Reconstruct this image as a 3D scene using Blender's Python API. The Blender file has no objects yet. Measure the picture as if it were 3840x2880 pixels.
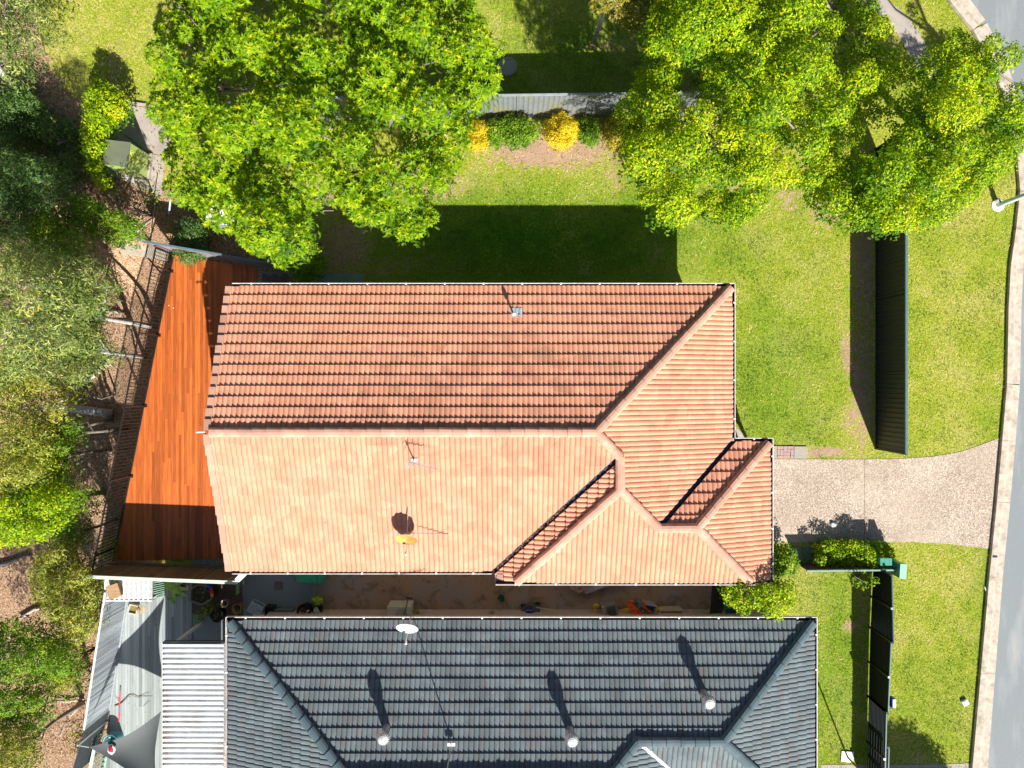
import bpy, math, random
import numpy as np
from mathutils import Matrix, Vector
R = math.radians
random.seed(7); rng = np.random.default_rng(7)
S = bpy.context.scene
COL = S.collection

# ------------------------------------------------------------------ camera, sky, sun, exposure
CH, CF = 24.0, 2600.0                       # camera height (m), focal length in px of a 3840 px wide frame
cam = bpy.data.cameras.new('camera'); camo = bpy.data.objects.new('camera', cam); COL.objects.link(camo)
cam.sensor_width = 36; cam.lens = 36 * CF / 3840; cam.clip_end = 2000
camo.location = (0, 0, CH); camo.rotation_euler = (0, 0, 0)
S.camera = camo
SUNV = Vector((0.457, -1.165, 1.0)).normalized()
w = bpy.data.worlds.new('World'); S.world = w; w.use_nodes = True
wn = w.node_tree; wn.nodes.clear()
sky = wn.nodes.new('ShaderNodeTexSky'); sky.sky_type = 'NISHITA'; sky.sun_disc = False
sky.sun_elevation = math.asin(SUNV.z); sky.sun_rotation = math.atan2(SUNV.x, SUNV.y)
bg = wn.nodes.new('ShaderNodeBackground'); bg.inputs[1].default_value = 0.05
wo = wn.nodes.new('ShaderNodeOutputWorld')
wn.links.new(sky.outputs[0], bg.inputs[0]); wn.links.new(bg.outputs[0], wo.inputs[0])
sun = bpy.data.lights.new('sun', 'SUN'); sun.energy = 5.0; sun.angle = R(0.5); sun.color = (1, 0.965, 0.90)
suno = bpy.data.objects.new('sun', sun); COL.objects.link(suno)
suno.rotation_euler = SUNV.to_track_quat('Z', 'Y').to_euler(); suno.location = (10, -25, 22)
S.view_settings.view_transform = 'Standard'; S.view_settings.look = 'None'
S.view_settings.exposure = 0.95; S.view_settings.gamma = 1; S.view_settings.use_curve_mapping = False

# ------------------------------------------------------------------ helpers
def P(x, y, z=0.0):                         # photo position at a known real height -> metres
    k = (CH - z) / CF
    return Vector(((x - 1920) * k, (1440 - y) * k, z))
def sst(t):
    t = np.clip(t, 0, 1); return t * t * (3 - 2 * t)
def gz(X, Y):                               # terrain height
    X = np.asarray(X, float); Y = np.asarray(Y, float)
    x0 = np.where(Y < -5.9, -11.6, -9.4)
    t = sst((x0 - X) / 2.8) * sst((6.3 - Y) / 3.0)
    z = -2.7 * t - 0.5 * sst((-14.5 - X) / 4) * sst((8 - Y) / 4)
    z = z + 0.12 * np.sin(X * 0.9 + Y * 0.5) * sst((-12 - X) / 3)
    return z
def G(x, y, dz=0.0):
    z = 0.0
    for _ in range(8):
        p = P(x, y, z); z = float(gz(p.x, p.y)) + dz
    return P(x, y, z)

ORG = {}
def setp(o, label=None, cat=None, group=None, kind=None):
    if label: o['label'] = label
    if cat: o['category'] = cat
    if group: o['group'] = group
    if kind: o['kind'] = kind
    return o
def thing(name, label, cat, loc=(0, 0, 0), group=None):
    o = bpy.data.objects.new(name, None); COL.objects.link(o); o.location = loc
    o.empty_display_size = 0.3
    ORG[o] = Vector(loc); return setp(o, label, cat, group)
def link(name, me, parent=None, M=None):
    o = bpy.data.objects.new(name, me); COL.objects.link(o)
    org = Vector((0, 0, 0))
    if parent is not None:
        o.parent = parent; org = ORG[parent]
    ORG[o] = org if M is None else M.translation.copy()
    if M is not None: o.matrix_local = Matrix.Translation(-org) @ M
    return o
def mk(name, V, F, mat, parent=None, smooth=False):
    org = ORG[parent] if parent is not None else Vector((0, 0, 0))
    me = bpy.data.meshes.new(name)
    me.from_pydata([(v[0] - org[0], v[1] - org[1], v[2] - org[2]) for v in V], [], F)
    me.update()
    for m in (mat if isinstance(mat, (list, tuple)) else [mat]): me.materials.append(m)
    if smooth: me.polygons.foreach_set('use_smooth', [True] * len(me.polygons))
    return link(name, me, parent)
def npmesh(name, V, T, mat, parent=None, tint=None, smooth=False):   # numpy triangles, many
    org = ORG[parent] if parent is not None else Vector((0, 0, 0))
    V = np.asarray(V, np.float32) - np.array(org, np.float32); T = np.asarray(T, np.int32)
    me = bpy.data.meshes.new(name)
    me.vertices.add(len(V)); me.vertices.foreach_set('co', V.ravel())
    me.loops.add(T.size); me.loops.foreach_set('vertex_index', T.ravel())
    me.polygons.add(len(T))
    me.polygons.foreach_set('loop_start', np.arange(0, T.size, T.shape[1], dtype=np.int32))
    if smooth: me.polygons.foreach_set('use_smooth', np.ones(len(T), bool))
    me.update(calc_edges=True)
    if tint is not None:
        a = me.attributes.new('tint', 'FLOAT', 'POINT'); a.data.foreach_set('value', np.asarray(tint, np.float32))
    me.materials.append(mat)
    return link(name, me, parent)

class MB:
    def __init__(s): s.V = []; s.F = []
    def add(s, V, F):
        n = len(s.V); s.V += [tuple(v) for v in V]; s.F += [tuple(i + n for i in f) for f in F]; return s
    def box(s, c, d, M=None):
        V = [Vector((x * d[0] / 2, y * d[1] / 2, z * d[2] / 2)) for x in (-1, 1) for y in (-1, 1) for z in (-1, 1)]
        if M is not None: V = [M @ v for v in V]
        V = [v + Vector(c) for v in V]
        return s.add(V, [(0, 1, 3, 2), (4, 6, 7, 5), (0, 4, 5, 1), (2, 3, 7, 6), (0, 2, 6, 4), (1, 5, 7, 3)])
    def bar(s, a, b, wd, ht, up=(0, 0, 1)):
        a = Vector(a); b = Vector(b); d = b - a
        if d.length < 1e-6: return s
        y = d.normalized(); u = Vector(up)
        if abs(y.dot(u)) > 0.98: u = Vector((1, 0, 0))
        x = y.cross(u).normalized(); z = x.cross(y)
        M = Matrix((x, y, z)).transposed()
        return s.box((a + b) / 2, (wd, d.length, ht), M)
    def tube(s, pts, rad, n=8, cap=True):
        pts = [Vector(p) for p in pts]
        if not isinstance(rad, (list, tuple)): rad = [rad] * len(pts)
        V = []; F = []; ux = None
        for i, p in enumerate(pts):
            d = (pts[min(i + 1, len(pts) - 1)] - pts[max(i - 1, 0)]).normalized()
            if ux is None:
                ux = d.orthogonal().normalized()
            else:
                ux = (ux - d * ux.dot(d)); ux = ux.normalized() if ux.length > 1e-5 else d.orthogonal().normalized()
            uy = d.cross(ux)
            for k in range(n):
                a = 2 * math.pi * k / n
                V.append(p + (ux * math.cos(a) + uy * math.sin(a)) * rad[i])
        for i in range(len(pts) - 1):
            for k in range(n):
                F.append((i * n + k, i * n + (k + 1) % n, (i + 1) * n + (k + 1) % n, (i + 1) * n + k))
        if cap: F.append(tuple(range(n - 1, -1, -1))); F.append(tuple((len(pts) - 1) * n + k for k in range(n)))
        return s.add(V, F)
    def lathe(s, prof, c, n=20, M=None, cap=True):
        V = []; F = []
        for r, z in prof:
            for k in range(n):
                a = 2 * math.pi * k / n
                v = Vector((r * math.cos(a), r * math.sin(a), z))
                if M is not None: v = M @ v
                V.append(v + Vector(c))
        for i in range(len(prof) - 1):
            for k in range(n):
                F.append((i * n + k, i * n + (k + 1) % n, (i + 1) * n + (k + 1) % n, (i + 1) * n + k))
        if cap: F.append(tuple(range(n - 1, -1, -1))); F.append(tuple((len(prof) - 1) * n + k for k in range(n)))
        return s.add(V, F)
    def prism(s, poly, z0, z1):
        n = len(poly)
        A = sum(poly[i][0] * poly[(i + 1) % n][1] - poly[(i + 1) % n][0] * poly[i][1] for i in range(n))
        if A < 0: poly = poly[::-1]
        V = [(p[0], p[1], z0) for p in poly] + [(p[0], p[1], z1) for p in poly]
        F = [tuple(range(n - 1, -1, -1)), tuple(range(n, 2 * n))] + [(i, (i + 1) % n, n + (i + 1) % n, n + i) for i in range(n)]
        return s.add(V, F)
    def build(s, name, mat, parent=None, smooth=False): return mk(name, s.V, s.F, mat, parent, smooth)

def ppoly(px, z=0): return [tuple(P(x, y, z)[:2]) for x, y in px]

# ------------------------------------------------------------------ materials
def base(name):
    m = bpy.data.materials.new(name); m.use_nodes = True
    nt = m.node_tree; b = nt.nodes['Principled BSDF']; return m, nt, b
def mix(nt, f, a, b, mode='MIX'):
    n = nt.nodes.new('ShaderNodeMix'); n.data_type = 'RGBA'; n.blend_type = mode
    for i, v in ((0, f), (6, a), (7, b)):
        if hasattr(v, 'is_output'): nt.links.new(v, n.inputs[i])
        elif i == 0: n.inputs[0].default_value = v
        else: n.inputs[i].default_value = (*v, 1)
    return n.outputs[2]
def ramp(nt, f, stops, interp='LINEAR'):
    n = nt.nodes.new('ShaderNodeValToRGB'); n.color_ramp.interpolation = interp
    el = n.color_ramp.elements
    while len(el) < len(stops): el.new(0.5)
    for e, (p, c) in zip(el, stops):
        e.position = p; e.color = (*c, 1) if not isinstance(c, (int, float)) else (c, c, c, 1)
    nt.links.new(f, n.inputs[0]); return n.outputs[0]
def noise(nt, scale, detail=4, rough=0.55, vec=None, dist=0):
    n = nt.nodes.new('ShaderNodeTexNoise'); n.inputs['Scale'].default_value = scale
    n.inputs['Detail'].default_value = detail; n.inputs['Roughness'].default_value = rough
    n.inputs['Distortion'].default_value = dist
    if vec is None:
        vec = pos(nt)
    nt.links.new(vec, n.inputs['Vector']); return n.outputs[0]
def pos(nt, scale=None):
    g = nt.nodes.new('ShaderNodeNewGeometry'); o = g.outputs['Position']
    if scale:
        m = nt.nodes.new('ShaderNodeMapping'); m.inputs['Scale'].default_value = scale
        nt.links.new(o, m.inputs[0]); o = m.outputs[0]
    return o
def vor(nt, scale, out='Color', vec=None, feat='F1'):
    n = nt.nodes.new('ShaderNodeTexVoronoi'); n.inputs['Scale'].default_value = scale; n.feature = feat
    nt.links.new(vec if vec is not None else pos(nt), n.inputs['Vector']); return n.outputs[out]
def math_(nt, op, a, b=0.0, clamp=False):
    n = nt.nodes.new('ShaderNodeMath'); n.operation = op; n.use_clamp = clamp
    for i, v in enumerate((a, b)):
        if hasattr(v, 'is_output'): nt.links.new(v, n.inputs[i])
        else: n.inputs[i].default_value = v
    return n.outputs[0]
def bump(nt, b, h, strength=0.4, dist=0.02):
    n = nt.nodes.new('ShaderNodeBump'); n.inputs['Strength'].default_value = strength
    n.inputs['Distance'].default_value = dist
    nt.links.new(h, n.inputs['Height']); nt.links.new(n.outputs[0], b.inputs['Normal'])
def attr(nt, name, out='Fac'):
    n = nt.nodes.new('ShaderNodeAttribute'); n.attribute_name = name; return n.outputs[out]
def objrand(nt):
    n = nt.nodes.new('ShaderNodeObjectInfo'); return n.outputs['Random']
MC = {}
def M(name, c, c2=None, scale=6, rough=0.7, metal=0.0, bumps=0.25, spec=0.4, stretch=None, dirt=None, dscale=1.5, rnd=0.0):
    """painted / plain material: two-tone noise, optional dirt, fine bump"""
    if name in MC: return MC[name]
    m, nt, b = base(name)
    c2 = c2 or tuple(x * 0.78 for x in c)
    v = pos(nt, stretch) if stretch else None
    f = ramp(nt, noise(nt, scale, 5, 0.6, v), [(0.3, 0.0), (0.7, 1.0)])
    col = mix(nt, f, c2, c)
    if dirt:
        d = ramp(nt, noise(nt, dscale, 6, 0.65), [(0.5, 0.0), (0.68, 1.0)])
        col = mix(nt, math_(nt, 'MULTIPLY', d, 0.75), col, dirt)
    if rnd:
        k = math_(nt, 'ADD', math_(nt, 'MULTIPLY', objrand(nt), rnd), 1 - rnd)
        n = nt.nodes.new('ShaderNodeCombineColor')
        for i in range(3): nt.links.new(k, n.inputs[i])
        col = mix(nt, 1.0, col, n.outputs[0], 'MULTIPLY')
    nt.links.new(col, b.inputs['Base Color'])
    b.inputs['Roughness'].default_value = rough; b.inputs['Metallic'].default_value = metal
    b.inputs['Specular IOR Level'].default_value = spec
    if bumps: bump(nt, b, noise(nt, scale * 12, 3), bumps, 0.006)
    MC[name] = m; return m

def foliage_mat(name, stops, trans=0.35, rough=0.45, spec=0.5, tcol=(0.5, 0.75, 0.02)):
    m, nt, b = base(name)
    t = attr(nt, 'tint')
    col = ramp(nt, t, stops)
    nt.links.new(col, b.inputs['Base Color'])
    b.inputs['Roughness'].default_value = rough; b.inputs['Specular IOR Level'].default_value = spec
    tr = nt.nodes.new('ShaderNodeBsdfTranslucent')
    nt.links.new(mix(nt, 1.0, mix(nt, 0.5, col, (1, 1, 1)), tcol, 'MULTIPLY'), tr.inputs[0])
    ms = nt.nodes.new('ShaderNodeMixShader'); ms.inputs[0].default_value = trans
    nt.links.new(b.outputs[0], ms.inputs[1]); nt.links.new(tr.outputs[0], ms.inputs[2])
    nt.links.new(ms.outputs[0], nt.nodes['Material Output'].inputs[0])
    MC[name] = m; return m

def tile_mat(name, c1, c2, dark, lich, amt=0.35, streak=(3, 30, 3)):
    m, nt, b = base(name)
    n1 = ramp(nt, noise(nt, 1.3, 5, 0.6), [(0.35, 0.0), (0.65, 1.0)])
    col = mix(nt, n1, c1, c2)
    k = ramp(nt, objrand(nt), [(0, 0.84), (1, 1.08)])
    vr = vor(nt, 3.3, 'Color', pos(nt))
    sep = nt.nodes.new('ShaderNodeSeparateColor'); nt.links.new(vr, sep.inputs[0])
    col = mix(nt, 1.0, col, k, 'MULTIPLY')
    kk = ramp(nt, sep.outputs[0], [(0, 0.85), (1, 1.08)])
    col = mix(nt, 1.0, col, kk, 'MULTIPLY')
    g = ramp(nt, noise(nt, 60, 3, 0.7), [(0.35, 0.0), (0.75, 1.0)])
    col = mix(nt, math_(nt, 'MULTIPLY', g, 0.22), col, dark)
    st = ramp(nt, noise(nt, 1.0, 5, 0.7, pos(nt, streak)), [(0.52, 0.0), (0.72, 1.0)])
    col = mix(nt, math_(nt, 'MULTIPLY', st, amt), col, lich)
    nt.links.new(col, b.inputs['Base Color']); b.inputs['Roughness'].default_value = 0.8
    b.inputs['Specular IOR Level'].default_value = 0.25
    bump(nt, b, noise(nt, 90, 4), 0.35, 0.004)
    MC[name] = m; return m

RED = tile_mat('terracotta_tile', (0.60, 0.270, 0.165), (0.66, 0.320, 0.200), (0.36, 0.13, 0.08), (0.42, 0.18, 0.12), 0.5, (9, 1.2, 3))
REDCAP = tile_mat('terracotta_ridge', (0.56, 0.295, 0.205), (0.62, 0.35, 0.25), (0.36, 0.16, 0.09), (0.4, 0.24, 0.16), 0.35, (3, 3, 3))
DARK = tile_mat('charcoal_tile', (0.120, 0.150, 0.160), (0.165, 0.200, 0.212), (0.05, 0.055, 0.06), (0.15, 0.11, 0.095), 1.0, (7, 1.2, 3))
DARKCAP = tile_mat('charcoal_ridge', (0.085, 0.125, 0.145), (0.10, 0.145, 0.165), (0.04, 0.05, 0.06), (0.1, 0.11, 0.11), 0.3, (3, 3, 3))
UNDER = M('roof_underlay', (0.05, 0.025, 0.02), bumps=0)
UNDERD = M('roof_underlay_dark', (0.015, 0.018, 0.022), bumps=0)
WHITE = M('white_paint', (0.8, 0.8, 0.78), (0.68, 0.68, 0.66), rough=0.5)
GUT = M('gutter_paint', (0.75, 0.72, 0.70), (0.5, 0.44, 0.42), scale=8, rough=0.5)
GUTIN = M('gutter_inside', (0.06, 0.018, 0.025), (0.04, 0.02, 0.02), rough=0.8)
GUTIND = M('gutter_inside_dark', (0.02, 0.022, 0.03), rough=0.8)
BRICKW = M('render_wall', (0.5, 0.42, 0.33), (0.42, 0.35, 0.28))
MORTAR = M('bedding_mortar', (0.46, 0.30, 0.22), (0.35, 0.22, 0.16), scale=20)
GALV = M('galvanised_steel', (0.62, 0.64, 0.66), (0.45, 0.47, 0.5), scale=12, rough=0.35, metal=0.75)
GREYM = M('grey_metal_flashing', (0.42, 0.50, 0.55), (0.30, 0.38, 0.44), scale=25, rough=0.6)
BLACKM = M('black_powder_coat', (0.012, 0.013, 0.016), rough=0.4, spec=0.6)
DARKST = M('dark_steel_sheet', (0.022, 0.028, 0.034), (0.016, 0.02, 0.025), rough=0.5, spec=0.5)
DARKCP = M('steel_cap_blue', (0.10, 0.18, 0.22), rough=0.4, spec=0.6)
GREYST = M('grey_steel_sheet', (0.20, 0.22, 0.22), (0.16, 0.175, 0.18), rough=0.5, dirt=(0.22, 0.22, 0.09), dscale=1.1)

def ground_mat():
    m, nt, b = base('ground_cover')
    a = nt.nodes.new('ShaderNodeAttribute'); a.attribute_name = 'cover'
    sp = nt.nodes.new('ShaderNodeSeparateColor'); nt.links.new(a.outputs['Color'], sp.inputs[0])
    bare, lit, green = sp.outputs
    # grass
    g1 = noise(nt, 0.55, 5, 0.65); g2 = noise(nt, 14, 5, 0.75)
    gs = ramp(nt, g1, [(0.32, (0.18, 0.26, 0.015)), (0.48, (0.33, 0.35, 0.035)), (0.62, (0.50, 0.42, 0.13))])
    gf = ramp(nt, g2, [(0.38, (0.06, 0.11, 0.006)), (0.5, (0.26, 0.33, 0.015)), (0.62, (0.60, 0.52, 0.17))])
    grass = mix(nt, 0.5, gs, gf)
    lush_shade = ramp(nt, noise(nt, 16, 5, 0.75), [(0.35, (0.02, 0.10, 0.006)), (0.65, (0.17, 0.34, 0.02))])  # lusher grass, its colour also darkened to deepen the shade on the lawn
    grass = mix(nt, green, grass, lush_shade)
    # dirt with dry leaf bits
    d = ramp(nt, noise(nt, 3, 6, 0.7), [(0.3, (0.34, 0.22, 0.14)), (0.7, (0.50, 0.34, 0.24))])
    v = vor(nt, 34, 'Color'); vs = nt.nodes.new('ShaderNodeSeparateColor'); nt.links.new(v, vs.inputs[0])
    chips = ramp(nt, vs.outputs[0], [(0.0, (0.10, 0.05, 0.03)), (0.35, (0.32, 0.18, 0.10)), (0.7, (0.46, 0.30, 0.18)), (1, (0.68, 0.50, 0.33))])
    litter = mix(nt, 0.8, d, chips)
    d2 = mix(nt, ramp(nt, noise(nt, 5, 4), [(0.5, 0.0), (0.6, 0.55)]), d, chips)
    f = math_(nt, 'ADD', bare, math_(nt, 'MULTIPLY', math_(nt, 'SUBTRACT', noise(nt, 4.5, 7, 0.75), 0.5), 2.2))
    f = ramp(nt, f, [(0.42, 0.0), (0.62, 1.0)])
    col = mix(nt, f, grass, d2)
    fl = math_(nt, 'ADD', lit, math_(nt, 'MULTIPLY', math_(nt, 'SUBTRACT', noise(nt, 3.5, 6, 0.7), 0.5), 1.2))
    fl = ramp(nt, fl, [(0.4, 0.0), (0.62, 1.0)])
    col = mix(nt, fl, col, litter)
    nt.links.new(col, b.inputs['Base Color']); b.inputs['Roughness'].default_value = 0.95
    b.inputs['Specular IOR Level'].default_value = 0.1
    h = math_(nt, 'ADD', noise(nt, 30, 5, 0.8), math_(nt, 'MULTIPLY', vs.outputs[1], 0.5))
    bump(nt, b, h, 0.8, 0.03)
    return m
GROUND = ground_mat()

def aggregate_mat():
    m, nt, b = base('exposed_aggregate')
    v = vor(nt, 42, 'Color'); s = nt.nodes.new('ShaderNodeSeparateColor'); nt.links.new(v, s.inputs[0])
    peb = ramp(nt, s.outputs[0], [(0, (0.19, 0.13, 0.09)), (0.4, (0.38, 0.28, 0.20)), (0.75, (0.50, 0.40, 0.30)), (1, (0.70, 0.62, 0.52))])
    peb = mix(nt, math_(nt, 'MULTIPLY', s.outputs[1], 0.18), peb, (0.28, 0.26, 0.30))
    fine = ramp(nt, noise(nt, 60, 3, 0.8), [(0.3, 0.72), (0.7, 1.2)])
    col = mix(nt, 1.0, peb, fine, 'MULTIPLY')
    x = nt.nodes.new('ShaderNodeSeparateXYZ'); nt.links.new(pos(nt), x.inputs[0])
    st = ramp(nt, noise(nt, 0.55, 5, 0.6), [(0.42, 0.0), (0.66, 1.0)])
    col = mix(nt, math_(nt, 'MULTIPLY', st, 0.35), col, (0.30, 0.23, 0.16))
    pale = ramp(nt, noise(nt, 0.4, 3, 0.5, pos(nt, (1, 1.6, 1))), [(0.45, 0.0), (0.7, 0.6)])
    col = mix(nt, math_(nt, 'MULTIPLY', pale, 0.5), col, (0.62, 0.52, 0.42))
    nt.links.new(col, b.inputs['Base Color']); b.inputs['Roughness'].default_value = 0.85
    bump(nt, b, vor(nt, 42, 'Distance'), 0.5, 0.008)
    return m
AGG = aggregate_mat()
def asphalt_mat():
    m, nt, b = base('asphalt')
    col = ramp(nt, noise(nt, 55, 3, 0.8), [(0.3, (0.13, 0.15, 0.16)), (0.7, (0.27, 0.295, 0.305))])
    st = ramp(nt, noise(nt, 1.0, 5, 0.6, pos(nt, (1.3, 0.3, 1))), [(0.5, 0.0), (0.75, 1.0)])
    col = mix(nt, math_(nt, 'MULTIPLY', st, 0.45), col, (0.46, 0.44, 0.41))
    nt.links.new(col, b.inputs['Base Color']); b.inputs['Roughness'].default_value = 0.85
    bump(nt, b, noise(nt, 120, 2), 0.4, 0.006); return m
ASPH = asphalt_mat()
CONC = M('kerb_concrete', (0.56, 0.49, 0.40), (0.40, 0.33, 0.26), scale=5, dirt=(0.24, 0.20, 0.15), dscale=3.5, rough=0.9)
PATHC = M('old_concrete', (0.42, 0.37, 0.32), (0.33, 0.29, 0.25), scale=3, dirt=(0.24, 0.20, 0.16), rough=0.9, bumps=0.4)
def alley_mat():
    m, nt, b = base('stained_concrete')
    f1 = ramp(nt, noise(nt, 0.8, 6, 0.65), [(0.38, 0.0), (0.56, 1.0)])
    col = mix(nt, f1, (0.30, 0.25, 0.22), (0.40, 0.23, 0.11))
    f2 = ramp(nt, noise(nt, 1.6, 7, 0.72, None, 0.6), [(0.50, 0.0), (0.60, 1.0)])
    col = mix(nt, math_(nt, 'MULTIPLY', f2, 0.8), col, (0.085, 0.065, 0.04))
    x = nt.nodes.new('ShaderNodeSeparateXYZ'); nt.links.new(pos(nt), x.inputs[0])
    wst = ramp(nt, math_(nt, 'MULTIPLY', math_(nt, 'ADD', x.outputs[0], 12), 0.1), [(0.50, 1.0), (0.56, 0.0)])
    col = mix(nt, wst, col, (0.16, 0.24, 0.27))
    col = mix(nt, 0.35, col, ramp(nt, noise(nt, 40, 3, 0.8), [(0.3, (0.1, 0.09, 0.08)), (0.7, (0.4, 0.35, 0.3))]))
    nt.links.new(col, b.inputs['Base Color']); b.inputs['Roughness'].default_value = 0.75
    return m
ALLEY = alley_mat()

# ------------------------------------------------------------------ terrain
def inpoly(px, py, poly):
    px = np.asarray(px); py = np.asarray(py); c = np.zeros(px.shape, bool); n = len(poly)
    for i in range(n):
        x1, y1 = poly[i]; x2, y2 = poly[(i + 1) % n]
        k = ((y1 > py) != (y2 > py)) & (px < (x2 - x1) * (py - y1) / (y2 - y1 + 1e-12) + x1)
        c ^= k
    return c
def topx(X, Y, Z=None):
    Z = gz(X, Y) if Z is None else Z
    k = CF / (CH - Z); return 1920 + X * k, 1440 - Y * k
LITPOLY = [(-3000, -600), (60, -600), (150, 150), (230, 330), (330, 400), (480, 380), (520, 410), (600, 560), (640, 740), (900, 760), (1130, 860), (1150, 1010), (700, 1600), (560, 2300), (720, 2330), (1000, 2330), (800, 3300), (-3000, 3400)]
BARE = [(2060, 560, 260, 75, 1.0), (1900, 500, 120, 80, 0.9), (2280, 520, 110, 70, .8), (1560, 690, 260, 70, 0.7), (1230, 740, 120, 80, .8), (1290, 930, 130, 150, .75),
        (2960, 740, 60, 90, .55), (3110, 790, 90, 70, .8), (3240, 1000, 55, 320, .75), (3235, 1450, 55, 330, .7), (3180, 1330, 40, 110, .7), (3190, 1560, 40, 70, .6), (3090, 1695, 110, 22, .9), (2860, 1700, 60, 20, .6),
        (430, 250, 80, 160, .45), (460, 400, 70, 60, .6), (2310, 650, 60, 120, .55), (2760, 720, 90, 60, .4), (1500, 1000, 260, 60, .45), (2450, 950, 60, 110, .4),
        (3190, 2350, 40, 30, .8), (3620, 2350, 40, 50, .4), (3230, 2300, 35, 260, .45), (2560, 130, 120, 70, .3), (2280, 170, 120, 40, .5), (3450, 2200, 40, 60, .3), (3240, 150, 60, 120, .4)]
def cover(X, Y):
    x, y = topx(X, Y)
    bare = np.zeros(x.shape)
    for cx, cy, rx, ry, s in BARE:
        d = ((x - cx) / rx) ** 2 + ((y - cy) / ry) ** 2
        bare = np.maximum(bare, s * np.exp(-d * 0.8))
    lit = np.zeros(x.shape)
    offs = [(0, 0), (45, 0), (-45, 0), (0, 45), (0, -45), (30, 30), (-30, 30), (30, -30), (-30, -30)]
    for ox, oy in offs: lit += inpoly(x + ox, y + oy, LITPOLY) / len(offs)
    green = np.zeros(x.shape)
    for cx, cy, rx, ry, s in [(2000, 900, 620, 180, 1.0), (2900, 1450, 230, 330, .55), (3150, 2500, 150, 400, .6), (3500, 2700, 200, 260, .3), (2100, 200, 300, 160, .6), (1900, 80, 200, 120, .35), (3720, 2100, 60, 500, .5), (3030, 950, 200, 150, .15)]:  # lusher grass zones whose darker tone paints in extra lawn shade
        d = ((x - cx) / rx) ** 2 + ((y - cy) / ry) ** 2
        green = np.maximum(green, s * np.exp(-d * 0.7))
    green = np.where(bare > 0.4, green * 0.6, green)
    return np.clip(bare, 0, 1), lit, green
def axis(lo, hi, st, far):
    a = np.arange(lo, hi + 1e-6, st)
    ex = np.array([1, 3, 8, 20, 60, 160, far])
    return np.concatenate([(lo - ex)[::-1], a, hi + ex])
gx = axis(-19, 19, 0.16, 500); gy = axis(-15, 15, 0.16, 500)
GX, GY = np.meshgrid(gx, gy, indexing='ij'); GZ = gz(GX, GY)
ni, nj = GX.shape
V = np.stack([GX.ravel(), GY.ravel(), GZ.ravel()], 1)
idx = np.arange(ni * nj).reshape(ni, nj)
Q = np.stack([idx[:-1, :-1], idx[1:, :-1], idx[1:, 1:], idx[:-1, 1:]], -1).reshape(-1, 4)
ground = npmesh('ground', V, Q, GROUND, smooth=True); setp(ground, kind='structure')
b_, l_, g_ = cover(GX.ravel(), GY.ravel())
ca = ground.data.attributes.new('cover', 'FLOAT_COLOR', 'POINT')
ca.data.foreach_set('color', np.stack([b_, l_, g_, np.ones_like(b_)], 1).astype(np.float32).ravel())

def sheet(name, px, z, mat, thick=0.0):
    mb = MB().prism(ppoly(px, z), z - 0.06 if not thick else z - thick, z)
    o = mb.build(name, mat); return setp(o, kind='structure')
# driveway (two bays with a joint), paths, alley, road, kerb
DRIVE_A = [(2700, 1722), (3241.5, 1722), (3241.5, 2034), (2700, 2034)]
DRIVE_B = [(3243, 1722), (3370, 1721), (3500, 1712), (3600, 1695), (3680, 1668), (3752, 1640), (3746, 1760), (3728, 1950), (3712, 2058), (3560, 2040), (3400, 2032), (3243, 2034)]
dr = sheet('driveway', DRIVE_A, 0.012, AGG); dp = MB().prism(ppoly(DRIVE_B, 0.012), -0.05, 0.012).build('driveway_bay', AGG, dr)
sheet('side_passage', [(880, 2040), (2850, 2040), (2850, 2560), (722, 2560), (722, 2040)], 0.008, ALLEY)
def strip(pts, z):  # list of (xl, yl, xr, yr)
    V = []; F = []
    for a, b_, c, d in pts: V += [P(a, b_, z), P(c, d, z)]
    for i in range(len(pts) - 1): F.append((2 * i, 2 * i + 2, 2 * i + 3, 2 * i + 1))
    return V, F
KL = [(3420, -260), (3500, -80), (3560, 20), (3640, 120), (3700, 230), (3760, 380), (3800, 540), (3815, 720), (3800, 860), (3780, 1000), (3772, 1150), (3766, 1440), (3748, 1650), (3728, 1880), (3700, 2160), (3668, 2520), (3636, 2880), (3600, 3300)]
KW = [70, 76, 76, 70, 66, 64, 62, 60, 58, 58, 58, 58, 60, 60, 60, 64, 68, 70]
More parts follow.
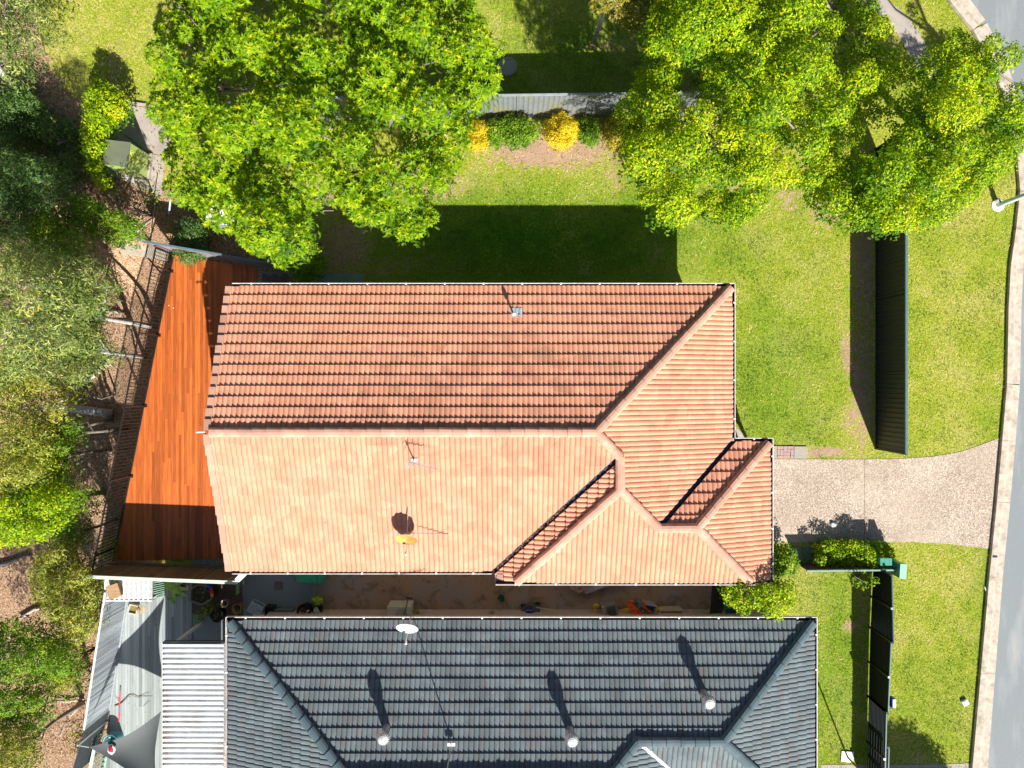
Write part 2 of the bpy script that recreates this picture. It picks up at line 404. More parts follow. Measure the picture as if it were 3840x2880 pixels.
# road sheet lies at gutter level, kerb and channel stand beside it
roadp = [(x + w - 4, y) for (x, y), w in zip(KL, KW)] + [(6500, 3300), (6500, -2600), (3400, -2600), (3350, -500)]
sheet('road', roadp, 0.016, ASPH)
def kerb_seg(i0, i1, gap):
    """kerb: raised back, sloping face and flat channel as one cast piece"""
    prof = [(0.0, 0.02), (0.02, 0.125), (0.36, 0.125), (0.47, 0.10), (0.55, 0.035), (0.97, 0.03), (1.0, 0.0)]
    V = []; F = []; n = len(prof); st = 0
    L = []
    for i in range(i0, i1 + 1): L.append((KL[i], KW[i]))
    # subdivide
    LL = []
    for (a, wa), (b2, wb) in zip(L[:-1], L[1:]):
        for k in range(4):
            t = k / 4; LL.append((a[0] * (1 - t) + b2[0] * t, a[1] * (1 - t) + b2[1] * t, wa * (1 - t) + wb * t))
    LL.append((L[-1][0][0], L[-1][0][1], L[-1][1]))
    if gap: x, y, w_ = LL[-1]; LL[-1] = (x, y - 0.8, w_)
    pts = [P(x, y, 0) for x, y, w_ in LL]
    for k, (x, y, w_) in enumerate(LL):
        d = (pts[min(k + 1, len(pts) - 1)] - pts[max(k - 1, 0)]).normalized()
        nrm = Vector((-d.y, d.x, 0)); nrm = nrm if nrm.x > 0 else -nrm
        W = w_ * CH / CF * 1.0
        for u, z in prof:
            V.append(pts[k] + nrm * (u * W) + Vector((0, 0, z)))
        if k:
            for q in range(n - 1): F.append(((k - 1) * n + q, (k - 1) * n + q + 1, k * n + q + 1, k * n + q))
    F.append(tuple(range(n))); F.append(tuple(range(len(V) - 1, len(V) - n - 1, -1)))
    return V, F
kv, kf = kerb_seg(0, 1, True)
kerb = setp(mk('kerb', kv, kf, CONC), kind='structure')
for i in range(1, len(KL) - 1):
    kv, kf = kerb_seg(i, i + 1, True); mk('kerb_block', kv, kf, CONC, kerb)
# grass-side concrete footpath pieces near the corner
sheet('footpath', [(3150, -200), (3260, -200), (3330, 0), (3392, 50), (3440, 110), (3490, 200), (3560, 300), (3500, 330), (3420, 230), (3370, 130), (3330, 80), (3230, 15), (3200, -40)], 0.02, PATHC)
sheet('path', [(488, 395), (560, 405), (640, 480), (640, 560), (618, 580), (556, 572), (470, 505), (430, 560), (400, 520)], 0.02, PATHC)
sheet('path_slab', [(556, 577), (618, 585), (606, 735), (520, 700), (380, 640), (380, 560), (470, 510)], 0.016, PATHC)
setp(MB().prism(ppoly([(488, 392), (565, 402), (566, 394), (489, 384)]), -0.02, 0.10).build('path_edging', PATHC), kind='structure')

# ------------------------------------------------------------------ roofs
def clip_face(pts, planes):
    for (nx, ny, c) in planes:                 # keep nx*x+ny*y >= c
        out = []; m = len(pts)
        for i in range(m):
            a = pts[i]; b = pts[(i + 1) % m]
            da = nx * a[0] + ny * a[1] - c; db = nx * b[0] + ny * b[1] - c
            if da >= 0: out.append(a)
            if (da >= 0) != (db >= 0):
                t = da / (da - db); out.append((a[0] + (b[0] - a[0]) * t, a[1] + (b[1] - a[1]) * t, a[2] + (b[2] - a[2]) * t))
        pts = out
        if len(pts) < 3: return None
    return pts
def halfplanes(poly, inset):
    n = len(poly); A = sum(poly[i][0] * poly[(i + 1) % n][1] - poly[(i + 1) % n][0] * poly[i][1] for i in range(n))
    if A < 0: poly = poly[::-1]
    if not isinstance(inset, dict): inset = {}
    out = []
    for i in range(n):
        (x1, y1), (x2, y2) = poly[i], poly[(i + 1) % n]
        l = math.hypot(x2 - x1, y2 - y1); nx, ny = -(y2 - y1) / l, (x2 - x1) / l
        c = nx * x1 + ny * y1
        mid = ((x1 + x2) / 2, (y1 + y2) / 2)
        for (mx, my), v in inset.items():
            if abs(mx - mid[0]) < 0.06 and abs(my - mid[1]) < 0.06: c += v
        out.append((nx, ny, c))
    return out
def tile_mesh(kind, w_, g, mat):
    """one roof tile, local x across, y up the slope, z out. lower edge at y=0"""
    prof = []
    n = 6
    for h in range(2):
        for k in range(n + (1 if h else 0)):
            u = k / n
            if kind == 'roll':
                z = 0.037 * max(0.0, math.sin(math.pi * min(1, u * 1.0))) ** 0.65 * (1.25 - 0.55 * u)
            else:
                z = (0.0 if h == 0 else -0.004) if u in (0, 1) else (0.019 if u < 0.2 else 0.025 if u < 0.75 else 0.016)
                z += 0.004 if h == 0 and u not in (0, 1) else 0
            prof.append(((h + u) * w_ / 2, z))
    L = g + 0.045; T = 0.056 if kind == 'roll' else 0.052
    V = [(x, 0.0, z + T) for x, z in prof] + [(x, L, z + 0.004) for x, z in prof] + [(x, 0.004, z * 0.5 + T - 0.036) for x, z in prof]
    m = len(prof); F = []
    for i in range(m - 1):
        F.append((i, i + 1, m + i + 1, m + i)); F.append((2 * m + i, 2 * m + i + 1, i + 1, i))
    me = bpy.data.meshes.new('tile'); me.from_pydata(V, [], F); me.materials.append(mat); me.update()
    return me, V, F
def roof(house, slopes, kind, w_, g, mat, keep, under, umat, jit=0.0025):
    """slopes: (poly, eave point, up dir, tan pitch, z at eave, inset)"""
    me, TV, TF = tile_mesh(kind, w_, g, mat)
    full = []; clipped = []
    UV = []; UF = []
    for poly, e, up, tp, z0, inset in slopes:
        th = math.atan(tp); c, s = math.cos(th), math.sin(th)
        A = Vector((up[1], -up[0], 0)); B = Vector((up[0] * c, up[1] * c, s)); N = A.cross(B)
        O = Vector((e[0], e[1], z0))
        hp = halfplanes(poly, inset)
        aa = [(p[0] - e[0]) * A.x + (p[1] - e[1]) * A.y for p in poly]
        bb = [((p[0] - e[0]) * up[0] + (p[1] - e[1]) * up[1]) / c for p in poly]
        base_i = len(UV)
        pp = poly if sum(poly[i][0] * poly[(i + 1) % len(poly)][1] - poly[(i + 1) % len(poly)][0] * poly[i][1] for i in range(len(poly))) > 0 else poly[::-1]
        for p in pp: UV.append((p[0], p[1], z0 + tp * ((p[0] - e[0]) * up[0] + (p[1] - e[1]) * up[1]) - 0.02))
        nU = len(pp)
        for p in pp: UV.append((p[0], p[1], z0 + tp * ((p[0] - e[0]) * up[0] + (p[1] - e[1]) * up[1]) - 0.14))
        UF.append(tuple(base_i + k for k in range(nU))); UF.append(tuple(base_i + nU + k for k in range(nU - 1, -1, -1)))
        for k in range(nU): UF.append((base_i + k, base_i + nU + k, base_i + nU + (k + 1) % nU, base_i + (k + 1) % nU))
        for j in range(math.floor(min(aa) / w_ + 1e-4), math.ceil(max(aa) / w_ - 1e-4)):
            for i in range(math.floor(min(bb) / g + 1e-4), math.ceil(max(bb) / g - 1e-4)):
                o = O + A * (j * w_) + B * (i * g)
                rz = random.gauss(0, jit); rl = random.gauss(0, jit)
                Mx = Matrix((A, B, N)).transposed().to_4x4(); Mx.translation = o + N * abs(rz) + A * rl * 0.5
                Mx = Mx @ Matrix.Rotation(random.gauss(0, jit), 4, 'Z')
                cor = [o, o + A * w_, o + B * (g + 0.045), o + A * w_ + B * (g + 0.045)]
                if all(nx * q.x + ny * q.y >= cc - 0.012 for nx, ny, cc in hp for q in cor):
                    d = Vector((0, 0, CH)) - o
                    full.append((N.dot(d.normalized()) / d.length_squared, Mx, True))
                else:
                    if any(all(nx * q.x + ny * q.y < cc for q in cor) for nx, ny, cc in hp): continue
                    WV = [tuple(Mx @ Vector(v)) for v in TV]
                    fs = []
                    for f in TF:
                        r = clip_face([WV[q] for q in f], hp)
                        if r: fs.append(r)
                    if fs: clipped.append(fs)
    rf = mk('roof', UV, UF, umat, house)
    full.sort(key=lambda t: -t[0])
    for k, (_, Mx, _2) in enumerate(full[:keep]): link('tile', me, rf, Mx)
    V = []; F = []
    for _, Mx, _2 in full[keep:]:
        n0 = len(V); V += [tuple(Mx @ Vector(v)) for v in TV]; F += [tuple(n0 + q for q in f) for f in TF]
    for fs in clipped:
        for r in fs:
            n0 = len(V); V += r; F.append(tuple(range(n0, n0 + len(r))))
    o = mk('tile', V, F, mat, rf); o['kind'] = 'stuff'
    return rf
def cap_mesh(L, mat, wd=0.27, ht=0.10, taper=0.03):
    prof = [(-0.5, 0.0), (-0.46, 0.45), (-0.28, 0.86), (0, 1.0), (0.28, 0.86), (0.46, 0.45), (0.5, 0.0)]
    V = []; F = []
    for y, tpr in ((0, taper), (L * 0.93, 0), ):
        for x, z in prof: V.append((x * (wd + tpr), y, z * ht + tpr * 0.8))
    for x, z in prof: V.append((x * (wd - 0.03), 0.0, z * (ht - 0.02) - 0.01))
    n = len(prof)
    for i in range(n - 1):
        F.append((i, i + 1, n + i + 1, n + i)); F.append((2 * n + i, 2 * n + i + 1, i + 1, i))
    me = bpy.data.meshes.new('ridge_cap'); me.from_pydata(V, [], F); me.materials.append(mat); me.update(); return me
def caps(rf, lines, mat, L=0.44, z=0.05, wd=0.27):
    me = cap_mesh(L, mat, wd)
    for a, b in lines:                       # a is the low end
        a = Vector(a); b = Vector(b); d = b - a; n = max(1, round(d.length / (L * 0.93)))
        y = d.normalized(); x = y.cross(Vector((0, 0, 1))).normalized(); zz = x.cross(y)
        # bedding mortar under the run
        for i in range(n):
            Mx = Matrix((x, y, zz)).transposed().to_4x4()
            Mx.translation = a + d * (i / n) + Vector((0, 0, z)) + x * random.gauss(0, 0.003)
            Mx = Mx @ Matrix.Diagonal((1, d.length / n / (L * 0.93) * 1.015, 1, 1))
            link('ridge_cap', me, rf, Mx)
def gutter(rf, pts, inner, closed=False):
    """pts: outer line points (x,y,z) along the eaves; channel lies inboard"""
    for (a, b, nin) in pts:
        a = Vector(a); b = Vector(b); n = Vector((*nin, 0)); up = Vector((0, 0, 1))
        mb = MB()
        mb.bar(a + up * 0.0, b + up * 0.0, 0.022, 0.105)                      # outer lip
        o = mb.build('gutter', GUT, rf)
        m2 = MB().bar(a + n * 0.062 - up * 0.045, b + n * 0.062 - up * 0.045, 0.10, 0.012)
        m2.build('gutter_channel', inner, rf)
        k = int((b - a).length / 1.25); m3 = MB()
        for i in range(k + 1):
            c = a + (b - a) * ((i + 0.5) / (k + 1)); m3.bar(c - n * 0.014 + up * 0.056, c + n * 0.05 + up * 0.056, 0.05, 0.008)
        m3.build('gutter_bracket', WHITE, rf)

TP = 0.364
h1 = thing('tiled_house', 'house with salmon terracotta tiled roof beside the long orange timber deck', 'house', (0, -1.4, 0))
sl = [
 ([(-8.62, 3.0), (6.77, 3.0), (2.395, -1.375), (-8.62, -1.375)], (0, 3.0), (0, -1), TP, 2.6, {}),
 ([(-8.62, -5.75), (-0.53, -5.75), (3.12, -2.10), (2.395, -1.375), (-8.62, -1.375)], (0, -5.75), (0, 1), TP, 2.6, {(1.295, -3.925): 0.07}),
 ([(6.77, 3.0), (2.395, -1.375), (3.12, -2.1), (6.47, -2.1), (6.77, -1.8)], (6.77, -2.1), (-1, 0), TP, 2.6, {(6.62, -1.95): 0.07}),
 ([(3.12, -2.1), (3.12, -3.05), (4.32, -4.25), (6.47, -2.1)], (6.77, -2.1), (-1, 0), TP, 2.6, {(5.395, -3.175): 0.07}),
 ([(6.79, -1.77), (7.94, -1.77), (5.46, -4.25), (4.32, -4.25)], (6.77, -1.77), (0, -1), TP, 2.6, {(5.555, -3.01): 0.07}),
 ([(7.94, -1.77), (5.46, -4.25), (7.24, -6.03), (7.94, -6.03)], (7.94, -1.77), (-1, 0), TP, 2.6, {}),
 ([(3.12, -3.05), (4.32, -4.25), (4.32, -6.03), (0.14, -6.03)], (4.32, -6.03), (0, 1), TP, 2.845, {}),
 ([(4.32, -4.25), (5.46, -4.25), (7.24, -6.03), (4.32, -6.03)], (4.32, -6.03), (0, 1), TP, 2.845, {}),
 ([(3.12, -2.1), (3.12, -3.05), (0.14, -6.03), (-0.53, -6.03), (-0.53, -5.75)], (-0.53, -6.03), (1, 0), TP, 2.6, {(1.295, -3.925): 0.07}),
]
rf1 = roof(h1, sl, 'roll', 0.30, 0.328, RED, 299, 0.02, UNDER)
J = dict(r0=(-8.6, -1.375, 4.19), r1=(2.395, -1.375, 4.19), ne=(6.72, 2.95, 2.62), a0=(3.12, -2.1, 3.93), a1=(3.12, -3.05, 3.93), b0=(4.32, -4.25, 3.49), b1=(5.46, -4.25, 3.49),
         bne=(7.89, -1.82, 2.62), bse=(7.24, -6.03, 2.845), bsw=(0.14, -6.03, 2.845))
caps(rf1, [(J['r0'], J['r1']), (J['ne'], J['r1']), (J['a0'], J['r1']), (J['a1'], J['a0']), (J['b0'], J['a1']), (J['b1'], J['b0']), (J['bne'], J['b1']), (J['bse'], J['b1']), (J['bsw'], J['a1'])], REDCAP)
def apex(rf, p, mat):
    mb = MB(); p = Vector(p)
    mb.lathe([(0.17, 0.02), (0.15, 0.09), (0.08, 0.135), (0.0, 0.145)], p, 7)
    mb.build('ridge_junction', mat, rf)
for k in ('r1', 'a1', 'b1'): apex(rf1, J[k], REDCAP)
gutter(rf1, [((-8.62, 3.10, 2.60), (6.87, 3.10, 2.60), (0, -1)), ((6.87, 3.10, 2.60), (6.87, -1.67, 2.60), (-1, 0)), ((6.87, -1.67, 2.60), (8.04, -1.67, 2.60), (0, -1)),
             ((8.04, -1.67, 2.60), (8.04, -6.13, 2.60), (-1, 0)), ((8.04, -6.13, 2.80), (-0.5, -6.13, 2.80), (0, 1)), ((-0.5, -6.1, 2.66), (-0.5, -5.85, 2.62), (1, 0)), ((-0.62, -5.85, 2.60), (-8.62, -5.85, 2.60), (0, 1))], GUTIN)
# verge tiles along the west gable
vm = MB().box((0, 0, 0), (0.19, 0.315, 0.045)).box((-0.075, 0, -0.06), (0.02, 0.335, 0.10))
vme = mk('verge_tile', vm.V, vm.F, REDCAP); vmesh = vme.data; bpy.data.objects.remove(vme)
for i in range(14):
    for sgn in (1, -1):
        y = (3.0 - 0.16 - i * 0.308) if sgn > 0 else (-5.75 + 0.16 + i * 0.308)
        if (sgn > 0 and y < -1.25) or (sgn < 0 and y > -1.5): continue
        z = 2.6 + TP * (3.0 - y if sgn > 0 else y + 5.75) + 0.075
        Mx = Matrix.Translation((-8.71 + 0.02 * random.random(), y, z + 0.02)) @ Matrix.Rotation(-sgn * (math.atan(TP) - 0.17), 4, 'X')
        link('verge_tile', vmesh, rf1, Mx)
for x0_, x1_, z_ in ((-0.46, -0.27, 2.73), (-0.25, 0.12, 2.80)): MB().box(((x0_ + x1_) / 2, -5.93, z_), (x1_ - x0_, 0.19, 0.03), Matrix.Rotation(-0.25, 3, 'Y')).build('verge_tile', MORTAR, rf1)
for i in range(2): MB().box((7.42 + i * 0.36, -5.96, 2.83 - i * 0.08), (0.34, 0.17, 0.03), Matrix.Rotation(0.25, 3, 'Y')).build('verge_tile', REDCAP, rf1)
# metal valley flashings
def valley(rf, a, b, mat):
    a = Vector(a); b = Vector(b); MB().bar(a, b, 0.16, 0.014).build('valley_flashing', mat, rf)
VALM = M('valley_metal', (0.05, 0.06, 0.10), (0.03, 0.03, 0.05), rough=0.4)
valley(rf1, (-0.5, -5.72, 2.61), (3.05, -2.17, 3.90), VALM); valley(rf1, (6.75, -1.82, 2.61), (4.36, -4.21, 3.48), VALM)
MB().prism([(-8.2, 2.5), (6.3, 2.5), (6.3, -2.2), (7.45, -2.2), (7.45, -5.6), (0, -5.6), (0, -5.3), (-8.2, -5.3)], -0.6, 2.47).build('wall', BRICKW, h1)
gv = [(-8.15, 2.5, 2.47), (-8.15, -5.3, 2.47), (-8.15, -1.4, 4.0), (-8.25, 2.5, 2.47), (-8.25, -5.3, 2.47), (-8.25, -1.4, 4.0)]
mk('gable_wall', gv, [(0, 1, 2), (3, 5, 4), (0, 3, 4, 1), (1, 4, 5, 2), (0, 2, 5, 3)], BRICKW, h1)
# garage door on the driveway side
MB().box((7.47, -4.0, 1.1), (0.06, 2.6, 2.2)).build('garage_door', WHITE, h1)
MB().tube([(-8.75, -1.37, 4.24), (-8.95, -1.37, 4.24), (-9.0, -1.37, 4.21)], [0.02, 0.025, 0.03], 8).build('ridge_pipe', WHITE, rf1)
# lead flashing tiles round the vent pipe
fz = 2.6 + TP * (3.0 - 2.15)
for i in range(2):
    Mx = Matrix(((1, 0, 0), (0, math.cos(0.35), -math.sin(0.35)), (0, math.sin(0.35), math.cos(0.35))))
for k, xx in enumerate((-0.085, 0.03, 0.145)):
    p = P(1934, 1173, 3.0); mb = MB(); y0 = p.y
    zz = lambda y: 2.6 + TP * (3.0 - y) + 0.082
    V = []; F = []
    for q in range(5):
        u = q / 4; X = p.x + xx - 0.06 + 0.112 * u; hz = 0.02 * math.sin(math.pi * u)
        V += [(X, y0 + 0.15, zz(y0 + 0.15) + hz), (X, y0 - 0.15, zz(y0 - 0.15) + hz - 0.025)]
        if q: F.append((2 * q - 2, 2 * q - 1, 2 * q + 1, 2 * q))
    mk('vent_flashing', V, F, GREYM, rf1)
vp = P(1927, 1180, 3.15)
mb = MB().tube([(vp.x, vp.y, 2.9), (vp.x, vp.y, 3.42)], 0.028, 12).lathe([(0.06, 3.30), (0.062, 3.40), (0.03, 3.46), (0.0, 3.47)], (vp.x, vp.y, 0), 12)
mb.build('vent_pipe', WHITE, rf1)

# ---- charcoal house
h2 = thing('tiled_house', 'house with charcoal tiled hip roof along the bottom of the view', 'house', (0, -11.3, 0))
sd = [
 ([(3.67, -7.32), (9.34, -7.32), (6.19, -10.47), (3.67, -10.47)], (3.67, -7.32), (0, -1), TP, 2.5, {}),
 ([(-8.75, -7.32), (3.67, -7.32), (3.67, -10.47), (2.87, -11.27), (-4.8, -11.27)], (3.67, -7.32), (0, -1), TP, 2.5, {}),
 ([(-8.75, -7.32), (-4.8, -11.27), (-8.75, -15.22)], (-8.75, -11.27), (1, 0), TP, 2.5, {}),
 ([(9.34, -7.32), (6.19, -10.47), (9.34, -13.62)], (9.34, -10.47), (-1, 0), TP, 2.5, {}),
 ([(2.87, -11.27), (3.67, -10.47), (6.83, -13.63), (6.82, -15.22)], (6.82, -15.22), (-1, 0), TP, 2.5, {(5.25, -12.05): 0.05}),
 ([(3.67, -10.47), (6.19, -10.47), (9.34, -13.62), (6.83, -13.63)], (6.83, -13.63), (0, 1), TP, 2.5, {(5.25, -12.05): 0.05}),
 ([(-4.8, -11.27), (2.87, -11.27), (6.82, -15.22), (-8.75, -15.22)], (0, -15.22), (0, 1), TP, 2.5, {}),
]
rf2 = roof(h2, sd, 'flat', 0.30, 0.335, DARK, 299, 0.02, UNDERD)
K = dict(nw=(-8.70, -7.37, 2.52), w=(-4.8, -11.27, 3.94), e=(2.87, -11.27, 3.94), m=(3.67, -10.47, 3.65), m2=(6.19, -10.47, 3.65), ne=(9.29, -7.37, 2.52), se=(9.29, -13.57, 2.52), sw=(-8.7, -15.17, 2.52))
caps(rf2, [(K['nw'], K['w']), (K['w'], K['e']), (K['m'], K['e']), (K['m'], K['m2']), (K['ne'], K['m2']), (K['se'], K['m2']), (K['sw'], K['w'])], DARKCAP)
for k in ('w', 'm2', 'm', 'e'): apex(rf2, K[k], DARKCAP)
valley(rf2, (3.75, -10.55, 3.66), (6.8, -13.6, 2.54), M('white_valley', (0.62, 0.64, 0.66), rough=0.4))
gutter(rf2, [((-8.85, -7.22, 2.50), (9.44, -7.22, 2.50), (0, -1)), ((9.44, -7.22, 2.50), (9.44, -13.7, 2.50), (-1, 0)), ((-8.85, -7.22, 2.50), (-8.85, -15.2, 2.50), (1, 0))], GUTIND)
MB().prism([(-8.3, -7.8), (8.9, -7.8), (8.9, -13.1), (6.3, -13.1), (6.3, -14.7), (-8.3, -14.7)], -0.6, 2.38).build('wall', BRICKW, h2)

# ------------------------------------------------------------------ timber deck
def wood(name, c1, c2, c3, streak, rough=0.55, ob=True):
    m, nt, b = base(name)
    n = noise(nt, 1.0, 6, 0.65, pos(nt, streak))
    col = ramp(nt, n, [(0.3, c1), (0.5, c2), (0.72, c3)])
    k = ramp(nt, objrand(nt), [(0, 0.62), (0.35, 0.86), (0.8, 1.08), (1, 1.2)])
    if ob: col = mix(nt, 1.0, col, k, 'MULTIPLY')
    nt.links.new(col, b.inputs['Base Color']); b.inputs['Roughness'].default_value = rough
    bump(nt, b, n, 0.3, 0.004); MC[name] = m; return m
DECK = wood('oiled_decking', (0.34, 0.072, 0.013), (0.50, 0.115, 0.020), (0.60, 0.165, 0.032), (26, 1.2, 4), 0.5)
GDECK = wood('grey_painted_decking', (0.25, 0.29, 0.285), (0.31, 0.345, 0.335), (0.36, 0.385, 0.37), (20, 1.0, 4), 0.7)
OLDW = wood('weathered_timber', (0.16, 0.12, 0.07), (0.22, 0.17, 0.09), (0.30, 0.24, 0.13), (4, 4, 12), 0.8)
GREYW = wood('silvered_pickets', (0.34, 0.38, 0.42), (0.48, 0.53, 0.57), (0.60, 0.64, 0.67), (14, 14, 1), 0.8)

def boards(root, poly, z, wb, gap, mat, thick=0.03, seg=(2.2, 4.2), skipx=None):
    hp = halfplanes([tuple(p) for p in poly], {})
    xs = [p[0] for p in poly]; ys = [p[1] for p in poly]
    x = min(xs)
    while x < max(xs):
        y = min(ys) - random.random() * 3
        while y < max(ys):
            L = random.uniform(*seg)
            q = clip_face([(x, y, 0), (x + wb - gap, y, 0), (x + wb - gap, y + L - 0.004, 0), (x, y + L - 0.004, 0)], hp)
            if q:
                zz = z + random.uniform(-0.0012, 0.0012)
                MB().prism([(p[0], p[1]) for p in q], zz - thick, zz).build('board', mat, root)
            y += L
        x += wb
W0 = P(655, 958, 0); W1 = P(430, 2103, 0); WE = P(962, 1003, 0)
dk = thing('timber_deck', 'orange oiled timber deck running along the west end of the salmon roofed house', 'deck', (-11, -1, 0))
dpoly = [(W0.x, W0.y), (WE.x, WE.y), (-8.22, WE.y), (-8.22, W1.y), (W1.x, W1.y)]
dpoly = [(W0.x, W0.y), (P(962, 1003).x, P(962, 1003).y), (P(972, 2100).x, -6.02), (W1.x, W1.y)]
boards(dk, dpoly, 0.03, 0.093, 0.004, DECK)
fr = MB()
for yy in np.arange(-5.8, 4.2, 0.6):
    xw = W1.x + (W0.x - W1.x) * (yy - W1.y) / (W0.y - W1.y); fr.bar((xw + 0.02, yy, -0.09), (-8.3, yy, -0.09), 0.05, 0.14)
fr.bar((W0.x, W0.y, -0.08), (W1.x, W1.y, -0.08), 0.05, 0.2)
FRM = M('dark_bearer_timber', (0.05, 0.03, 0.02)); fr.build('joist_frame', FRM, dk)
for t in (0.02, 0.25, 0.5, 0.75, 0.98):
    for ox in (0.25, 2.0):
        p = W0.lerp(W1, t); MB().box((p.x + ox, p.y, -1.5), (0.1, 0.1, 2.8)).build('post', FRM, dk)
for sx, sy in ((633, 1145), (650, 1155)):
    p = P(sx, sy, 0.04); tmp = MB().lathe([(0.018, 0.03), (0.016, 0.038), (0, 0.04)], (p.x, p.y, 0), 8).build('deck_light', WHITE, dk)

# balustrade of black vertical bars
bl = thing('balustrade', 'black steel balustrade of vertical bars along the west edge of the orange deck', 'railing', tuple(W1))
HB = 1.22
def vbar(p, z0, z1, s):
    me = bpy.data.meshes.get('bar_%0.3f_%0.2f' % (s, z1 - z0))
    if not me:
        me = bpy.data.meshes.new('bar_%0.3f_%0.2f' % (s, z1 - z0)); t = MB().box((0, 0, (z1 - z0) / 2), (s, s, z1 - z0))
        me.from_pydata(t.V, [], t.F); me.materials.append(BLACKM)
    return me, Matrix.Translation((p.x, p.y, z0))
e0 = W0 + Vector((-0.03, 0.03, 0)); e1 = W1 + Vector((-0.03, 0, 0)); D = e1 - e0; nb = int(D.length / 0.115)
rzm = Matrix.Rotation(math.atan2(D.y, D.x), 4, 'Z')
for i in range(nb + 1):
    p = e0 + D * (i / nb); me, Mx = vbar(p, 0.06, HB - 0.02, 0.018); link('baluster', me, bl, Mx @ rzm)
for z, s in ((HB, 0.045), (0.07, 0.03)): MB().bar(e0 + Vector((0, 0, z)), e1 + Vector((0, 0, z)), s, 0.03).build('rail', BLACKM, bl)
for sy in (956, 1018, 1258, 1522, 1785, 2050):
    t = (P(500, sy).y - e0.y) / (e1.y - e0.y); t = min(max(t, 0), 1); p = e0 + D * t
    me, Mx = vbar(p + Vector((0.02, 0, 0)), -0.1, HB + 0.02, 0.055); link('post', me, bl, Mx @ rzm)
    MB().box((p.x + 0.05, p.y, 0.045), (0.14, 0.1, 0.012)).build('base_plate', BLACKM, bl)
# short return at the north end
bn = P(648, 940, 0)

# corrugated steel fence north of the deck
def sheet_fence(name, label, a, b, H, mat, capm, z0=0.0, pitch=0.2, amp=0.022, group=None, panel=2.35, capw=0.06, posts=True):
    a = Vector(a); b = Vector(b); f = thing(name, label, 'fence', tuple(a), group)
    d = (b - a); L = d.length; u = d.normalized(); n = Vector((-u.y, u.x, 0)); k = max(1, round(L / panel))
    for i in range(k):
        s0 = L * i / k + 0.03; s1 = L * (i + 1) / k - 0.03; V = []; F = []
        m = int((s1 - s0) / (pitch / 6)) + 1; q = 0
        for j in range(m + 1):
            s = s0 + (s1 - s0) * j / m; ph = (s / pitch) % 1
            o = amp if 0.12 < ph < 0.62 else (-amp if ph > 0.74 or ph < 0.0 else 0)
            if pitch < 0.1: o = amp * math.sin(2 * math.pi * ph)
            p = a + u * s + n * o
            for zz, oo in ((z0 + 0.05, 0), (z0 + H - 0.02, 0)): V.append((p.x, p.y, zz))
            if j: F.append((q - 2, q, q + 1, q - 1))
            q += 2
        mk('steel_sheet', V, F, mat, f)
    MB().bar(a + Vector((0, 0, z0 + H)), b + Vector((0, 0, z0 + H)), capw, 0.05).build('top_rail', capm, f)
    MB().bar(a + Vector((0, 0, z0 + 0.05)), b + Vector((0, 0, z0 + 0.05)), 0.05, 0.06).build('bottom_rail', mat, f)
    if posts:
        for i in range(k + 1):
            p = a + u * (L * i / k); MB().box((p.x, p.y, z0 + H / 2), (0.06, 0.06, H + 0.03), Matrix.Rotation(math.atan2(u.y, u.x), 3, 'Z')).build('post', mat, f)
    return f
CORR = M('weathered_corrugated', (0.27, 0.24, 0.25), (0.20, 0.16, 0.17), scale=5, rough=0.5, stretch=(3, 3, 0.5))
sheet_fence('corrugated_fence', 'corrugated steel fence along the north end of the orange deck', P(622, 938), P(1078, 1016), 1.5, CORR, DARKCP, 0.0, 0.076, 0.011)
sheet_fence('steel_fence', 'grey ribbed steel boundary fence behind the yellow and green shrubs', P(1180, 450), P(2700, 430), 1.85, GREYST, M('grey_cap', (0.30, 0.34, 0.37)), 0.0, 0.165, 0.012, panel=2.37)
sheet_fence('steel_fence', 'dark steel boundary fence standing between the east lawn and the street verge', P(3284, 560), P(3284, 1682), 1.86, DARKST, DARKCP, 0.0, 0.16, 0.014, panel=2.37, capw=0.07)
# small bracket and post cap details on east fence back
MB()
# timber fence south of the deck
tf = thing('timber_fence', 'moss stained timber paling fence with pale capping at the south end of the orange deck', 'fence', tuple(P(430, 2105)))
a = P(437, 2106); b = P(962, 2126); H = 1.78; u = (b - a).normalized(); n = int((b - a).length / 0.1)
for i in range(n):
    p = a + u * (0.1 * i + 0.05)
    MB().box((p.x, p.y + random.uniform(-.002, .002), H / 2), (0.094, 0.018, H - 0.03 - 0.012 * random.random()), Matrix.Rotation(math.atan2(u.y, u.x), 3, 'Z')).build('paling', OLDW, tf)
PALEG = M('pale_green_paint', (0.55, 0.62, 0.50), (0.42, 0.52, 0.40), scale=5)
MB().bar(a + Vector((0, -0.03, H)), b + Vector((0, -0.03, H)), 0.11, 0.04).build('capping', PALEG, tf)
MB().bar(a + Vector((0, 0.03, 0.4)), b + Vector((0, 0.03, 0.4)), 0.04, 0.08).build('rail', OLDW, tf)
c = b + Vector((0.45, 0.42, 0))
MB().bar(b + Vector((0, -0.03, H + 0.003)), c + Vector((0, 0, H + 0.003)), 0.13, 0.04).build('capping', WHITE, tf)
MB().bar(b + Vector((-0.02, 0.06, H + 0.006)), c + Vector((-0.1, 0.06, H + 0.006)), 0.05, 0.03).build('capping', WHITE, tf)

